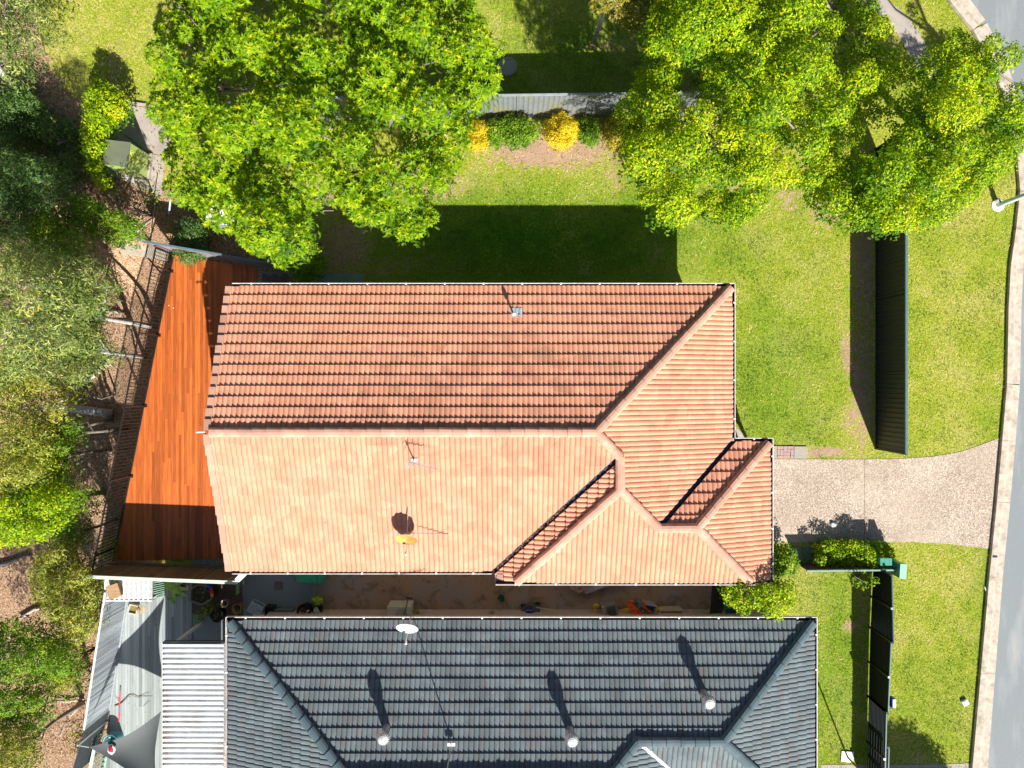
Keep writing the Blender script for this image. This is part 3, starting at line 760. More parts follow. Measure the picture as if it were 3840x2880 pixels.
# ------------------------------------------------------------------ paving along north wall
SLABT = M('teal_slab', (0.22, 0.34, 0.36), (0.17, 0.28, 0.30), scale=18, rnd=0.15)
PAVER = M('dark_paver', (0.26, 0.17, 0.14), (0.17, 0.12, 0.11), scale=14, rnd=0.35)
pv = setp(MB().prism(ppoly([(980, 1018), (1366, 1028), (1366, 1130), (980, 1130)]), -0.05, 0.014).build('pavement', M('pale_edging', (0.33, 0.31, 0.28))), kind='structure')
for i in range(4):
    x0 = 1137 + i * 56; MB().prism(ppoly([(x0, 1032), (x0 + 54, 1032), (x0 + 54, 1125), (x0, 1125)]), 0.01, 0.045).build('paving_slab', SLABT, pv)
for i in range(8):
    for j in range(4):
        x0 = 984 + i * 19; y0 = 1028 + j * 23 + (8 if i % 2 else 0); MB().prism(ppoly([(x0, y0), (x0 + 18, y0), (x0 + 18, y0 + 22), (x0, y0 + 22)]), 0.01, 0.04 + 0.004 * random.random()).build('brick_paver', PAVER, pv)
# stepping slabs beside driveway
ps = setp(MB().prism(ppoly([(2870, 1670), (3026, 1673), (3026, 1719), (2870, 1719)]), -0.05, 0.012).build('paver_strip', PATHC), kind='structure')
LSL = M('grey_slab', (0.36, 0.33, 0.27), (0.28, 0.26, 0.21), scale=20)
MB().prism(ppoly([(2872, 1672), (2912, 1672), (2912, 1717), (2872, 1717)]), 0.01, 0.04).build('paving_slab', LSL, ps)
MB().prism(ppoly([(2977, 1674), (3024, 1674), (3024, 1717), (2977, 1717)]), 0.01, 0.04).build('paving_slab', LSL, ps)
PNK = [M('pink_brick', (0.46, 0.27, 0.22), (0.36, 0.22, 0.18), scale=14), M('mauve_brick', (0.36, 0.29, 0.30), (0.3, 0.24, 0.24), scale=14)]
for i, (x, y, w_, h_) in enumerate([(2914, 1673, 23, 12), (2938, 1673, 12, 22), (2951, 1673, 24, 10), (2914, 1686, 11, 21), (2926, 1687, 11, 20), (2938, 1696, 23, 10), (2951, 1684, 12, 11), (2964, 1685, 11, 22), (2914, 1708, 23, 9), (2938, 1707, 23, 10), (2963, 1708, 12, 9)]):
    MB().prism(ppoly([(x, y), (x + w_, y), (x + w_, y + h_), (x, y + h_)]), 0.01, 0.035 + 0.004 * (i % 3)).build('brick_paver', PNK[i % 3 == 1], ps)
DRKS = M('dark_grey_slab', (0.20, 0.26, 0.28), (0.16, 0.2, 0.22))  # dark blue-grey slab colour
for k, (x0, y0, x1, y1) in enumerate([(2962, 2052, 3004, 2112), (3016, 2048, 3064, 2108)]):
    o = MB().prism(ppoly([(x0, y0), (x1, y0), (x1, y1), (x0, y1)]), -0.02, 0.03).build('stepping_slab', DRKS)
    setp(o, ['dark square stepping slab nearest the garage corner beside the driveway', 'dark square stepping slab at the west end of the clipped hedge'][k], 'paving slab', 'stepping slabs beside the hedge')
# concrete patch near garage corner on lawn
sheet('garden_path', [(2600, 1590), (2760, 1600), (2800, 1640), (2830, 1662), (2600, 1662)], 0.01, PATHC)

# ------------------------------------------------------------------ utility cabinet with graffiti
CAB = M('cabinet_green', (0.36, 0.46, 0.13), (0.30, 0.40, 0.11), scale=3, rough=0.5)
CABT = M('cabinet_top_grime', (0.16, 0.18, 0.10), (0.11, 0.125, 0.085), scale=3, dirt=(0.09, 0.10, 0.08))
zc = 1.35; tc = [P(393, 523, zc), P(488, 534, zc), P(478, 625, zc), P(385, 616, zc)]
cc = sum(tc, Vector()) / 4; ang = math.atan2((tc[1] - tc[0]).y, (tc[1] - tc[0]).x); wx = (tc[1] - tc[0]).length; wy = (tc[3] - tc[0]).length
cb = thing('utility_cabinet', 'green metal utility cabinet with scrawled paint on its side standing on concrete', 'cabinet', (cc.x, cc.y, 0))
Rz = Matrix.Rotation(ang, 3, 'Z')
MB().box((cc.x, cc.y, zc / 2), (wx - 0.03, wy - 0.03, zc - 0.05), Rz).build('body', CAB, cb)
MB().box((cc.x, cc.y, zc - 0.012), (wx, wy, 0.03), Rz).build('lid', CABT, cb)
MB().box((cc.x, cc.y, 0.06), (wx + 0.12, wy + 0.12, 0.12), Rz).build('plinth', PATHC, cb)
MB().box(Vector((cc.x, cc.y, zc / 2)) + Rz @ Vector((wx / 2 - 0.012, 0.0, 0)), (0.012, 0.012, zc - 0.2), Rz).build('door_seam', BLACKM, cb)
GRAF = M('yellow_graffiti', (0.62, 0.62, 0.10), (0.55, 0.55, 0.08), bumps=0)
def facept(zx, zy):     # zoomed-photo point on the east face -> world
    x, y = zx / 2.304, zy / 2.304
    o = Vector((0, 0, CH)); d = P(x, y, 0) - o
    nn = Rz @ Vector((1, 0, 0)); p0 = Vector((cc.x, cc.y, 0)) + nn * (wx / 2 - 0.010)
    t = (p0 - o).dot(nn) / d.dot(nn); return o + d * t
def ring(cx, cy, rx, ry, n=14, a0=0, a1=360): return [(cx + rx * math.cos(R(a0 + (a1 - a0) * i / n)), cy + ry * math.sin(R(a0 + (a1 - a0) * i / n))) for i in range(n + 1)]
strokes = [[(1150, 1412), (1163, 1370), (1182, 1318), (1190, 1360), (1194, 1404)], [(1158, 1378), (1180, 1376), (1198, 1374)], ring(1143, 1325, 9, 13), ring(1137, 1362, 9, 12), ring(1135, 1376, 13, 24), [(1148, 1300), (1165, 1310), (1168, 1340), (1150, 1362)], [(1132, 1300), (1128, 1330), (1140, 1345)]]
mb = MB()
for st in strokes: mb.tube([facept(*q) for q in st], 0.009, 5)
mb.build('graffiti', GRAF, cb)

# ------------------------------------------------------------------ roof gear
RUST = M('rusted_dish', (0.42, 0.13, 0.03), (0.62, 0.25, 0.05), scale=6, dirt=(0.75, 0.42, 0.10), dscale=2.5, rough=0.7)
def dish(label, c, rad, az, elv, facem, rimm, mast_pts, rods):
    c = Vector(c); t = thing('satellite_dish', label, 'satellite dish', tuple(c - Vector((0, 0, 0.6))))
    ax = Vector((math.cos(az) * math.cos(elv), math.sin(az) * math.cos(elv), math.sin(elv)))
    x = Vector((0, 0, 1)).cross(ax).normalized(); y = ax.cross(x); Mt = Matrix((x, y, ax)).transposed()
    prof = [(0.001, 0.0), (rad * 0.35, rad * 0.02), (rad * 0.7, rad * 0.09), (rad * 0.96, rad * 0.18), (rad, rad * 0.2)]
    MB().lathe(prof, c, 28, Mt, cap=False).build('reflector', facem, t, True)
    MB().lathe([(r * 1.01, z - 0.012) for r, z in prof], c, 28, Mt, cap=False).lathe([(rad * 1.01, rad * 0.2 - 0.012), (rad * 1.02, rad * 0.2), (rad, rad * 0.2 + 0.004)], c, 28, Mt, cap=False).build('back_shell', rimm, t, True)
    lo = c - y * rad * 0.9 + ax * rad * 0.16; feed = c + ax * rad * 1.15 - y * rad * 0.75
    MB().tube([lo, lo.lerp(feed, 0.5) - y * 0.03, feed], 0.012, 6).build('feed_arm', GALV, t)
    MB().lathe([(0.03, -0.05), (0.035, 0.02), (0.03, 0.06)], feed, 10, Mt).box(feed - y * 0.05, (0.06, 0.1, 0.06), Mt).build('receiver', WHITE, t)
    if mast_pts: MB().tube([Vector(p) for p in mast_pts], 0.02, 8).build('mast', GALV, t)
    for rr in rods: MB().tube([Vector(p) for p in rr], 0.012, 6).build('stay_rod', GALV, t)
    MB().box(c - ax * 0.07, (0.12, 0.14, 0.1), Mt).build('bracket', GALV, t)
    return t
rS = lambda y: 2.6 + TP * (y + 5.75) + 0.05
c = P(1525, 2016, 3.55)
b0 = P(1530, 2005, 3.05)
bnp = P(1532, 1890, 3.35); bep = P(1686, 2002, 3.05)
dish('rust stained satellite dish with stay rods on the salmon tiled roof', c, 0.33, R(-92), R(38), RUST, GREYM,
     [(c.x + 0.01, c.y + 0.12, rS(c.y + 0.12)), (c.x + 0.01, c.y + 0.12, 3.6), (c.x, c.y + 0.05, 3.62)],
     [[(c.x + 0.01, c.y + 0.12, 3.5), (bnp.x, bnp.y, rS(bnp.y) + 0.02)], [(c.x + 0.02, c.y + 0.12, 3.45), (bep.x, bep.y, rS(bep.y) + 0.02)]])
c = P(1528, 2350, 3.15)
mtop = Vector((c.x + 0.03, -7.18, 2.2))
dish('white satellite dish mounted on the north gutter of the charcoal roofed house', c, 0.33, R(-95), R(42), WHITE, WHITE,
     [mtop, (c.x + 0.03, -7.18, 2.85), (c.x + 0.02, c.y + 0.06, 3.1)], [])
def yagi(label, basep, zt, boom0, boom1, n, mat, stays=True):
    basep = Vector(basep); t = thing('tv_antenna', label, 'antenna', tuple(basep))
    top = Vector((basep.x, basep.y, zt)); MB().tube([basep, top + Vector((0, 0, 0.08))], 0.018, 7).build('mast', GALV, t)
    a = Vector(boom0); b = Vector(boom1); MB().tube([a, b], 0.012, 6).build('boom', mat, t)
    u = (b - a).normalized(); s = Vector((-u.y, u.x, 0)).normalized()
    for i in range(n):
        p = a.lerp(b, (i + 0.5) / n); hl = 0.11 - 0.05 * i / n
        MB().tube([p - s * hl + Vector((0, 0, 0.012)), p + s * hl + Vector((0, 0, 0.012))], 0.006, 5).build('element', mat, t)
    # reflector comb
    for q in (-0.16, -0.08, 0.08, 0.16):
        MB().tube([a + Vector((0, 0, q)) - s * 0.15 - u * abs(q) * 0.3, a + Vector((0, 0, q)) + s * 0.15 - u * abs(q) * 0.3], 0.006, 5).build('reflector_rod', mat, t)
    MB().box(basep + Vector((0, 0, 0.03)), (0.22, 0.09, 0.05)).build('base_bracket', WHITE, t)
    return t
pb = P(1551, 1708, 4.03); p0 = P(1541, 1735, 4.62); p1 = P(1642, 1760, 4.62)
pbz = rS(pb.y)
yagi('pale television antenna standing on the salmon tiled roof near the ridge', (p0.x, p0.y, rS(p0.y)), 4.6, p0, p1, 11, GALV)
pb = P(1693, 2788, 3.78); zt = 6.6
yagi('tall television antenna mast on the charcoal tiled roof near its ridge', (pb.x, pb.y, 3.80), zt, (pb.x - 0.3, pb.y - 0.1, zt), (pb.x + 0.9, pb.y + 0.25, zt), 12, GALV)
cbm = MB()
cbm.tube([(pb.x, pb.y, 3.85), (pb.x + 0.12, pb.y + 0.1, 3.8), (pb.x + 0.2, pb.y + 0.02, 3.86)], 0.008, 5)
# turbine vents
def turbine(label, x, y, zr_off=0.72):
    z = 4.3; p = P(x, y, z)
    for _ in range(5):
        zr = 2.5 + TP * (-7.32 - p.y); z = zr + zr_off; p = P(x, y, z)
    t = thing('turbine_vent', label, 'roof vent', (p.x, p.y, zr), 'spinning turbine vents on the charcoal roof')
    MB().lathe([(0.125, -0.08), (0.125, zr_off - 0.22), (0.135, zr_off - 0.20)], (p.x, p.y, zr), 20).build('neck', GALV, t)
    zc_ = zr + zr_off - 0.12; n = 20
    me = bpy.data.meshes.get('turbine_blade')
    if not me:
        V = []; F = []
        for k in range(7):
            ph = -math.pi / 2 + math.pi * (0.1 + 0.8 * k / 6); r = 0.185 * math.cos(ph) ** 0.8; zz = 0.14 * math.sin(ph)
            for dr, da in ((0, 0), (0.022, 0.20)):
                V.append(((r + dr) * math.cos(da + k * 0.05), (r + dr) * math.sin(da + k * 0.05), zz))
            if k: F.append((2 * k - 2, 2 * k - 1, 2 * k + 1, 2 * k))
        me = bpy.data.meshes.new('turbine_blade'); me.from_pydata(V, [], F); me.materials.append(WHITE2)
    for k in range(n): link('blade', me, t, Matrix.Translation((p.x, p.y, zc_)) @ Matrix.Rotation(2 * math.pi * k / n, 4, 'Z'))
    MB().lathe([(0.09, 0.115), (0.125, 0.11), (0.12, 0.125), (0.085, 0.135), (0.08, 0.143), (0.045, 0.148), (0.04, 0.155), (0.0, 0.158)], (p.x, p.y, zc_), 22).build('cap', WHITE2, t)
    MB().lathe([(0.16, -0.13), (0.12, -0.05), (0.1, 0.1)], (p.x, p.y, zc_), 16).build('core', M('vent_core', (0.12, 0.12, 0.12)), t)
    MB().lathe([(0.01, 0.155), (0.01, 0.17), (0, 0.172)], (p.x, p.y, zc_), 8).build('spindle', M('rust_spot', (0.25, 0.06, 0.03)), t)
WHITE2 = M('bright_aluminium', (0.72, 0.74, 0.73), (0.6, 0.62, 0.62), scale=20, rough=0.4, metal=0.3)
turbine('weathered turbine vent on the west side of the charcoal roof, nearest the left hip', 1434, 2776)
turbine('pale turbine vent on the charcoal roof, middle of the three vents', 2146, 2783)
turbine('pale turbine vent on the charcoal roof standing nearest the right hip', 2662, 2640)

# ------------------------------------------------------------------ patio roof, neighbour's grey deck, pickets, sail
pr = thing('patio_roof', 'white corrugated metal patio roof joined to the charcoal roofed house', 'patio roof', (-9.8, -10.5, 0))
RIBW = M('white_roof_sheet', (0.82, 0.82, 0.80), (0.68, 0.68, 0.67), scale=2.5, rough=0.4, dirt=(0.55, 0.48, 0.42), dscale=1.2)
RIBB = M('shaded_roof_pan', (0.62, 0.66, 0.70), (0.50, 0.54, 0.58), scale=3, rough=0.4)  # white sheet toned blue-grey: shade beside the ribs painted into the pan
xa = P(612, 2420, 2.62).x; xb = -8.88; y0 = P(612, 2414, 2.62).y; pit = 0.162; nr = 30
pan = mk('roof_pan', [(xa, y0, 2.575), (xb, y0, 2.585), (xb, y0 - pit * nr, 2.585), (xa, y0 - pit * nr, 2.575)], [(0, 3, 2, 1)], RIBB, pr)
for i in range(nr):
    y = y0 - pit * i - 0.045; V = []; F = []
    for k, x in enumerate((xa, xb)):
        for dy, dz in ((0.042, 0.0), (0.036, 0.075), (-0.036, 0.075), (-0.042, 0.0)): V.append((x, y + dy, 2.58 + dz + 0.01 * k))
    F = [(0, 4, 5, 1), (1, 5, 6, 2), (2, 6, 7, 3), (0, 1, 2, 3)]
    mk('roof_rib', V, F, RIBW, pr)
MB().bar((xa - 0.03, y0 + 0.03, 2.56), (xa - 0.03, y0 - pit * nr, 2.56), 0.05, 0.1).build('edge_beam', M('beige_beam', (0.5, 0.48, 0.42)), pr)
MB().bar((xa, y0 + 0.05, 2.56), (xb, y0 + 0.05, 2.56), 0.04, 0.1).build('edge_beam', DARKST, pr)
for yy in (y0 - 0.2, y0 - 2.4, y0 - 4.6): MB().box((xa + 0.08, yy, 1.0), (0.09, 0.09, 3.1)).build('post', WHITE, pr)

nd = thing('grey_deck', 'grey painted board deck beside the white patio roof', 'deck', (-12, -9, 0))
NW = P(478, 2255); SW = P(372, 2920)
npoly = [(P(480, 2180).x, P(480, 2180).y), (P(722, 2180).x, P(722, 2180).y), (P(722, 2600).x, -13.6), (P(376, 2900).x, -13.6)]
npoly = [(P(488, 2175).x, P(488, 2175).y), (P(722, 2175).x, P(722, 2175).y), (P(722, 2600).x, -13.9), (P(370, 2930).x, -13.9)]
boards(nd, npoly, 0.03, 0.101, 0.006, GDECK, seg=(3, 5))
fr = MB()
for yy in np.arange(-13.5, -7, 0.6): fr.bar((-14, yy, -0.09), (-11.2, yy, -0.09), 0.05, 0.14)
fr.build('joist_frame', FRM, nd)
for yy in (-7.3, -9.5, -11.5, -13.5):
    for xx in (-13.6, -12.2): MB().box((xx, yy, -1.6), (0.1, 0.1, 3.0)).build('post', FRM, nd)
# picket screen west of grey deck
pk = thing('picket_screen', 'silver grey slatted screen along the west edge of the grey deck', 'fence', tuple(P(475, 2260)))
pa = P(488, 2175); pb2 = P(413, 2660); dd = pb2 - pa; n = int(dd.length / 0.068); Hs = 1.42
me = bpy.data.meshes.new('slat'); t = MB().box((0, 0, Hs / 2), (0.048, 0.016, Hs)); me.from_pydata(t.V, [], t.F); me.materials.append(GREYW)
for i in range(n + 1):
    p = pa + dd * (i / n); link('slat', me, pk, Matrix.Translation((p.x, p.y, 0.02)) @ Matrix.Rotation(math.atan2(dd.y, dd.x) + 0.25, 4, 'Z'))
backm = M('screen_backing', (0.24, 0.29, 0.34)); MB().bar(pa + Vector((-0.03, 0, Hs / 2)), pb2 + Vector((-0.03, 0, Hs / 2)), 0.012, Hs - 0.05).build('backing_sheet', backm, pk)
MB().bar(pa + Vector((-0.02, 0, Hs + 0.02)), pb2 + Vector((-0.02, 0, Hs + 0.02)), 0.06, 0.03).build('capping', M('pale_capping', (0.66, 0.68, 0.68)), pk)
MB().bar(pa + Vector((0.03, 0, 0.06)), pb2 + Vector((0.03, 0, 0.06)), 0.05, 0.05).build('rail', GREYW, pk)
# dark ribbed screen continuing south
dsn = thing('ribbed_screen', 'dark grey ribbed screen at the south end of the silver slatted screen', 'fence', tuple(P(413, 2665)))
pa = P(412, 2664); pb2 = P(362, 2830); dd = pb2 - pa; n = int(dd.length / 0.06)
MB().bar(pa + Vector((0, 0, 0.75)), pb2 + Vector((0, 0, 0.75)), 0.01, 1.4).build('sheet', DARKST2 if False else M('charcoal_sheet', (0.10, 0.125, 0.13)), dsn)
for i in range(n + 1):
    p = pa + dd * (i / n); MB().box((p.x + 0.02, p.y, 0.75), (0.02, 0.018, 1.42)).build('slat', M('charcoal_rib', (0.15, 0.18, 0.19)), dsn)
# green slat gate / stair rail
gg = thing('green_gate', 'pale green slatted gate lying behind the dark shade sail corner', 'gate', tuple(P(400, 2810)))
GRN = M('mint_paint', (0.38, 0.55, 0.42), (0.30, 0.46, 0.36), scale=6)
q = [P(358, 2850, 0.7), P(340, 2960, 0.7), P(392, 2960, 0.1), P(412, 2760, 0.1)]
for i in range(9):
    t0 = i / 8; a_ = P(352 - i * 4, 2812 + i * 18, 0.75); b_2 = P(408 - i * 3, 2768 + i * 18, 0.2); MB().bar(a_, b_2, 0.05, 0.03).build('slat', GRN, gg)
MB().bar(P(355, 2800, 0.78), P(322, 2960, 0.78), 0.09, 0.05).build('rail', M('pale_mint', (0.62, 0.72, 0.62)), gg)
MB().bar(P(412, 2762, 0.18), P(380, 2940, 0.18), 0.07, 0.05).build('rail', GRN, gg)

def sail(label, A_, B_, C_, mat, sag=0.22, curve=0.30):
    A_, B_, C_ = map(Vector, (A_, B_, C_)); cen = (A_ + B_ + C_) / 3; V = []; F = []; n = 22; idxs = {}
    for i in range(n + 1):
        for j in range(n + 1 - i):
            u, v = i / n, j / n; w_ = 1 - u - v
            p = A_ * u + B_ * v + C_ * w_
            # concave hems: pull points near edges towards the centre
            e = max(u * v, v * w_, u * w_) * 4
            nearest = min(u, v, w_)
            pull = curve * (u * v + v * w_ + w_ * u) * 3 * (1 - nearest * 3)
            p = p.lerp(cen, max(0, pull)); p.z -= sag * 27 * u * v * w_
            # wrinkles towards corner A
            p.z += 0.012 * math.sin(math.atan2(v, w_ + 1e-3) * 26) * (u ** 2) * (1 - u) * 4
            idxs[(i, j)] = len(V); V.append(p)
    for i in range(n):
        for j in range(n - i):
            F.append((idxs[i, j], idxs[i + 1, j], idxs[i, j + 1]))
            if j < n - i - 1: F.append((idxs[i + 1, j], idxs[i + 1, j + 1], idxs[i, j + 1]))
    t = thing('shade_sail', label, 'shade sail', (cen.x, cen.y, 0))
    mk('cloth', V, F, mat, t, True); return t
SAIL = M('charcoal_shade_cloth', (0.105, 0.115, 0.115), (0.085, 0.095, 0.095), scale=40, rough=0.85)
sa = P(604, 2668, 2.45); sb = P(332, 2802, 1.75); sc_ = P(600, 3010, 2.45)
ss = sail('charcoal triangular shade sail stretched over the south end of the grey deck', sa, sb, sc_, SAIL)
MB().tube([sb, P(290, 2795, 1.7)], 0.012, 6).build('tension_rope', WHITE, ss)
MB().tube([P(290, 2795, 1.7), (P(290, 2795, 1.7).x, P(290, 2795, 1.7).y, -2.6)], 0.04, 8).build('post', GALV, ss)
# ball-like fabric bundle resting on sail
pz = P(420, 2808, 2.0); bn_ = thing('fabric_bundle', 'red and white crumpled bundle resting on the charcoal shade sail', 'bundle', tuple(pz))
def lump(c, r, seed, sq=(1, 1, 1), n=14, amp=0.18):
    rs = random.Random(seed); V = []; F = []; ph = [rs.random() * 6.3 for _ in range(6)]
    for i in range(n + 1):
        th = math.pi * i / n
        for j in range(n * 2):
            f = 2 * math.pi * j / (n * 2)
            d = 1 + amp * (math.sin(3 * f + ph[0]) * math.sin(2 * th + ph[1]) + 0.6 * math.sin(7 * f + ph[2]) * math.sin(5 * th + ph[3]) + 0.3 * math.sin(11 * f + ph[4]))
            V.append((c[0] + r * d * sq[0] * math.sin(th) * math.cos(f), c[1] + r * d * sq[1] * math.sin(th) * math.sin(f), c[2] + r * sq[2] * (1 + (d - 1) * 0.6) * math.cos(th)))
    m = n * 2
    for i in range(n):
        for j in range(m): F.append((i * m + j, (i + 1) * m + j, (i + 1) * m + (j + 1) % m, i * m + (j + 1) % m))
    return V, F
V_, F_ = lump(pz + Vector((0, 0, 0.03)), 0.13, 3, (0.9, 1.25, 0.5), amp=0.12); mk('white_cloth', V_, F_, WHITE, bn_, True)
V_, F_ = lump(pz + Vector((0.01, 0.02, 0.075)), 0.085, 5, (0.9, 1.25, 0.5), amp=0.2); mk('red_cloth', V_, F_, M('red_cloth', (0.55, 0.01, 0.04)), bn_, True)

# small white awning with a wooden box on it, green sheet beside it
aw = thing('awning', 'small white ribbed awning at the north end of the grey deck', 'awning', tuple(P(480, 2210, 0)))
AWM = M('aged_white_sheet', (0.52, 0.53, 0.53), (0.28, 0.28, 0.28), scale=14, rough=0.6, stretch=(1, 1, 1))
zA = 1.35; c0 = P(394, 2166, zA); c1 = P(572, 2250, zA)
for i in range(10):
    x0 = c0.x + (c1.x - c0.x) * i / 10; x1 = c0.x + (c1.x - c0.x) * (i + 1) / 10
    MB().box(((x0 + x1) / 2, (c0.y + c1.y) / 2, zA), (x1 - x0 - 0.005, c0.y - c1.y, 0.01)).build('sheet_pan', AWM, aw)
    MB().box((x0 + 0.02, (c0.y + c1.y) / 2, zA + 0.02), (0.05, c0.y - c1.y - 0.02, 0.035)).build('sheet_rib', WHITE, aw)
MB().bar((c0.x, c1.y - 0.02, zA), (c1.x, c1.y - 0.02, zA), 0.03, 0.06).build('front_trim', WHITE, aw)
for xx in (c0.x + .05, c1.x - .05): MB().box((xx, c1.y + .03, zA / 2), (0.05, 0.05, zA)).build('leg', WHITE, aw)
wb = thing('wooden_box', 'weathered plywood box lying tilted on the white awning', 'box', tuple(P(430, 2215, zA + .05)))
bc = P(430, 2215, zA + 0.2); Mw = Matrix.Rotation(R(18), 3, 'Z') @ Matrix.Rotation(R(14), 3, 'Y')
BOXW = wood('plywood', (0.25, 0.15, 0.07), (0.34, 0.21, 0.10), (0.42, 0.28, 0.15), (6, 20, 6), 0.8)
MB().box(bc, (0.34, 0.42, 0.26), Mw).build('carcass', BOXW, wb)
MB().box(bc + Mw @ Vector((0.005, 0, 0.14)), (0.36, 0.44, 0.016), Mw).build('lid', BOXW, wb)
gs = thing('green_sheet', 'green ribbed steel sheet sloping between the white awning and the leafy potted plant', 'roof sheet', tuple(P(600, 2210)))
for i in range(9):
    a_ = P(573, 2178 + i * 8.4, 1.2); b_2 = P(622, 2172 + i * 7.2, 0.6); MB().bar(a_, b_2, 0.05, 0.015).build('sheet_rib', M('green_rib', (0.20, 0.33, 0.25)), gs)
sq = [P(573, 2174, 1.18), P(625, 2168, 0.58), P(612, 2228, 0.58), P(573, 2252, 1.18)]
mk('sheet', sq + [v - Vector((0, 0, 0.01)) for v in sq], [(0, 3, 2, 1), (4, 5, 6, 7)], M('green_sheet', (0.14, 0.24, 0.19)), gs)

# ------------------------------------------------------------------ foliage
G1 = foliage_mat('rosette_leaf', [(0, (0.02, 0.07, 0.003)), (0.4, (0.15, 0.29, 0.003)), (0.85, (0.36, 0.47, 0.004)), (0.93, (0.60, 0.50, 0.01)), (1, (0.80, 0.42, 0.01))], 0.30, 0.55, 0.22)
G2 = foliage_mat('lime_leaf', [(0, (0.03, 0.10, 0.002)), (0.3, (0.15, 0.29, 0.003)), (0.6, (0.36, 0.49, 0.003)), (0.9, (0.60, 0.62, 0.004)), (1, (0.68, 0.46, 0.02))], 0.30, 0.55, 0.22)
G3 = foliage_mat('grey_gum_leaf', [(0, (0.04, 0.09, 0.015)), (0.5, (0.27, 0.35, 0.07)), (0.85, (0.52, 0.57, 0.17)), (1, (0.70, 0.50, 0.06))], 0.28, 0.5, 0.3, (0.5, 0.6, 0.15))
G4 = foliage_mat('bright_shrub_leaf', [(0, (0.05, 0.12, 0.008)), (0.5, (0.13, 0.26, 0.012)), (0.9, (0.28, 0.40, 0.02)), (1, (0.5, 0.42, 0.03))], 0.30, 0.55, 0.22)
G5 = foliage_mat('golden_leaf', [(0, (0.45, 0.34, 0.01)), (0.5, (0.72, 0.56, 0.012)), (1, (0.85, 0.70, 0.02))], 0.3, 0.5, 0.3, (0.9, 0.75, 0.02))
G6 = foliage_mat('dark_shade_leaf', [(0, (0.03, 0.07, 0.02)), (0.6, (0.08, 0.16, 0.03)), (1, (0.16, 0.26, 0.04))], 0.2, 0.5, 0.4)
G7 = foliage_mat('acacia_leaf', [(0, (0.07, 0.11, 0.01)), (0.5, (0.28, 0.32, 0.03)), (0.85, (0.50, 0.48, 0.05)), (1, (0.6, 0.40, 0.05))], 0.28, 0.5, 0.4, (0.7, 0.7, 0.05))
BARK = M('grey_bark', (0.30, 0.25, 0.20), (0.18, 0.15, 0.12), scale=10, rough=0.9, bumps=0.6)
BARKW = M('pale_bark', (0.60, 0.58, 0.55), (0.32, 0.30, 0.30), scale=9, rough=0.8, bumps=0.6)
TWIG = M('pale_twig', (0.52, 0.44, 0.36), (0.38, 0.30, 0.24), scale=20)

def unit(a): return a / (np.linalg.norm(a, axis=-1, keepdims=True) + 1e-9)
def leaf_arrays(C, A, N, L, W, tint, fold=0.18):
    """C leaf base, A axis, N face normal -> two-triangle folded leaves"""
    A = unit(A); Sx = unit(np.cross(A, N)); N = unit(np.cross(Sx, A))
    L = L[:, None]; W = W[:, None]
    v0 = C; v1 = C + A * L * 0.48 + Sx * W * 0.5 + N * W * fold; v2 = C + A * L - N * L * 0.06; v3 = C + A * L * 0.48 - Sx * W * 0.5 + N * W * fold
    V = np.stack([v0, v1, v2, v3], 1).reshape(-1, 3); n = len(C)
    i = np.arange(n)[:, None] * 4
    T = np.concatenate([i + [0, 1, 2], i + [0, 2, 3]], 1).reshape(-1, 3)
    return V, T, np.repeat(tint, 4)
def shell(n, rx, ry, rz, low=-0.25, thick=0.35):
    d = rng.normal(size=(n * 3, 3)); d = unit(d); d = d[d[:, 2] > low][:n]
    r = 1 - thick * rng.random(len(d)) ** 1.6
    return d * r[:, None] * [rx, ry, rz], d
def clumps_fine(cl, per, L, W, droop=0.0, upbias=0.5):
    Cs = []; Ds = []; Os = []
    for (x, y, z, r, rz) in cl:
        k = int(per * r * r / 0.36)
        p, d = shell(k, r, r, rz)
        # lumpy outline
        ph = rng.random(3) * 6.28
        m = 1 + 0.22 * np.sin(d[:, 0] * 5 + ph[0]) * np.sin(d[:, 1] * 5 + ph[1]) + 0.12 * np.sin(d[:, 2] * 9 + ph[2])
        Cs.append(p * m[:, None] + [x, y, z]); Ds.append(d); Os.append(np.full(len(d), rng.normal(0, 0.09)))
    C = np.concatenate(Cs); D = np.concatenate(Ds); n = len(C)
    N = unit(D * 0.8 + rng.normal(size=(n, 3)) * 0.45 + [0, 0, upbias]); A = unit(np.cross(N, rng.normal(size=(n, 3))) + [0, 0, -droop])
    Lr = L * (0.7 + 0.6 * rng.random(n)); Wr = W * (0.7 + 0.6 * rng.random(n))
    return leaf_arrays(C, A, N, Lr, Wr, np.clip(rng.beta(2.2, 2.2, n) + np.concatenate(Os), 0, 1))
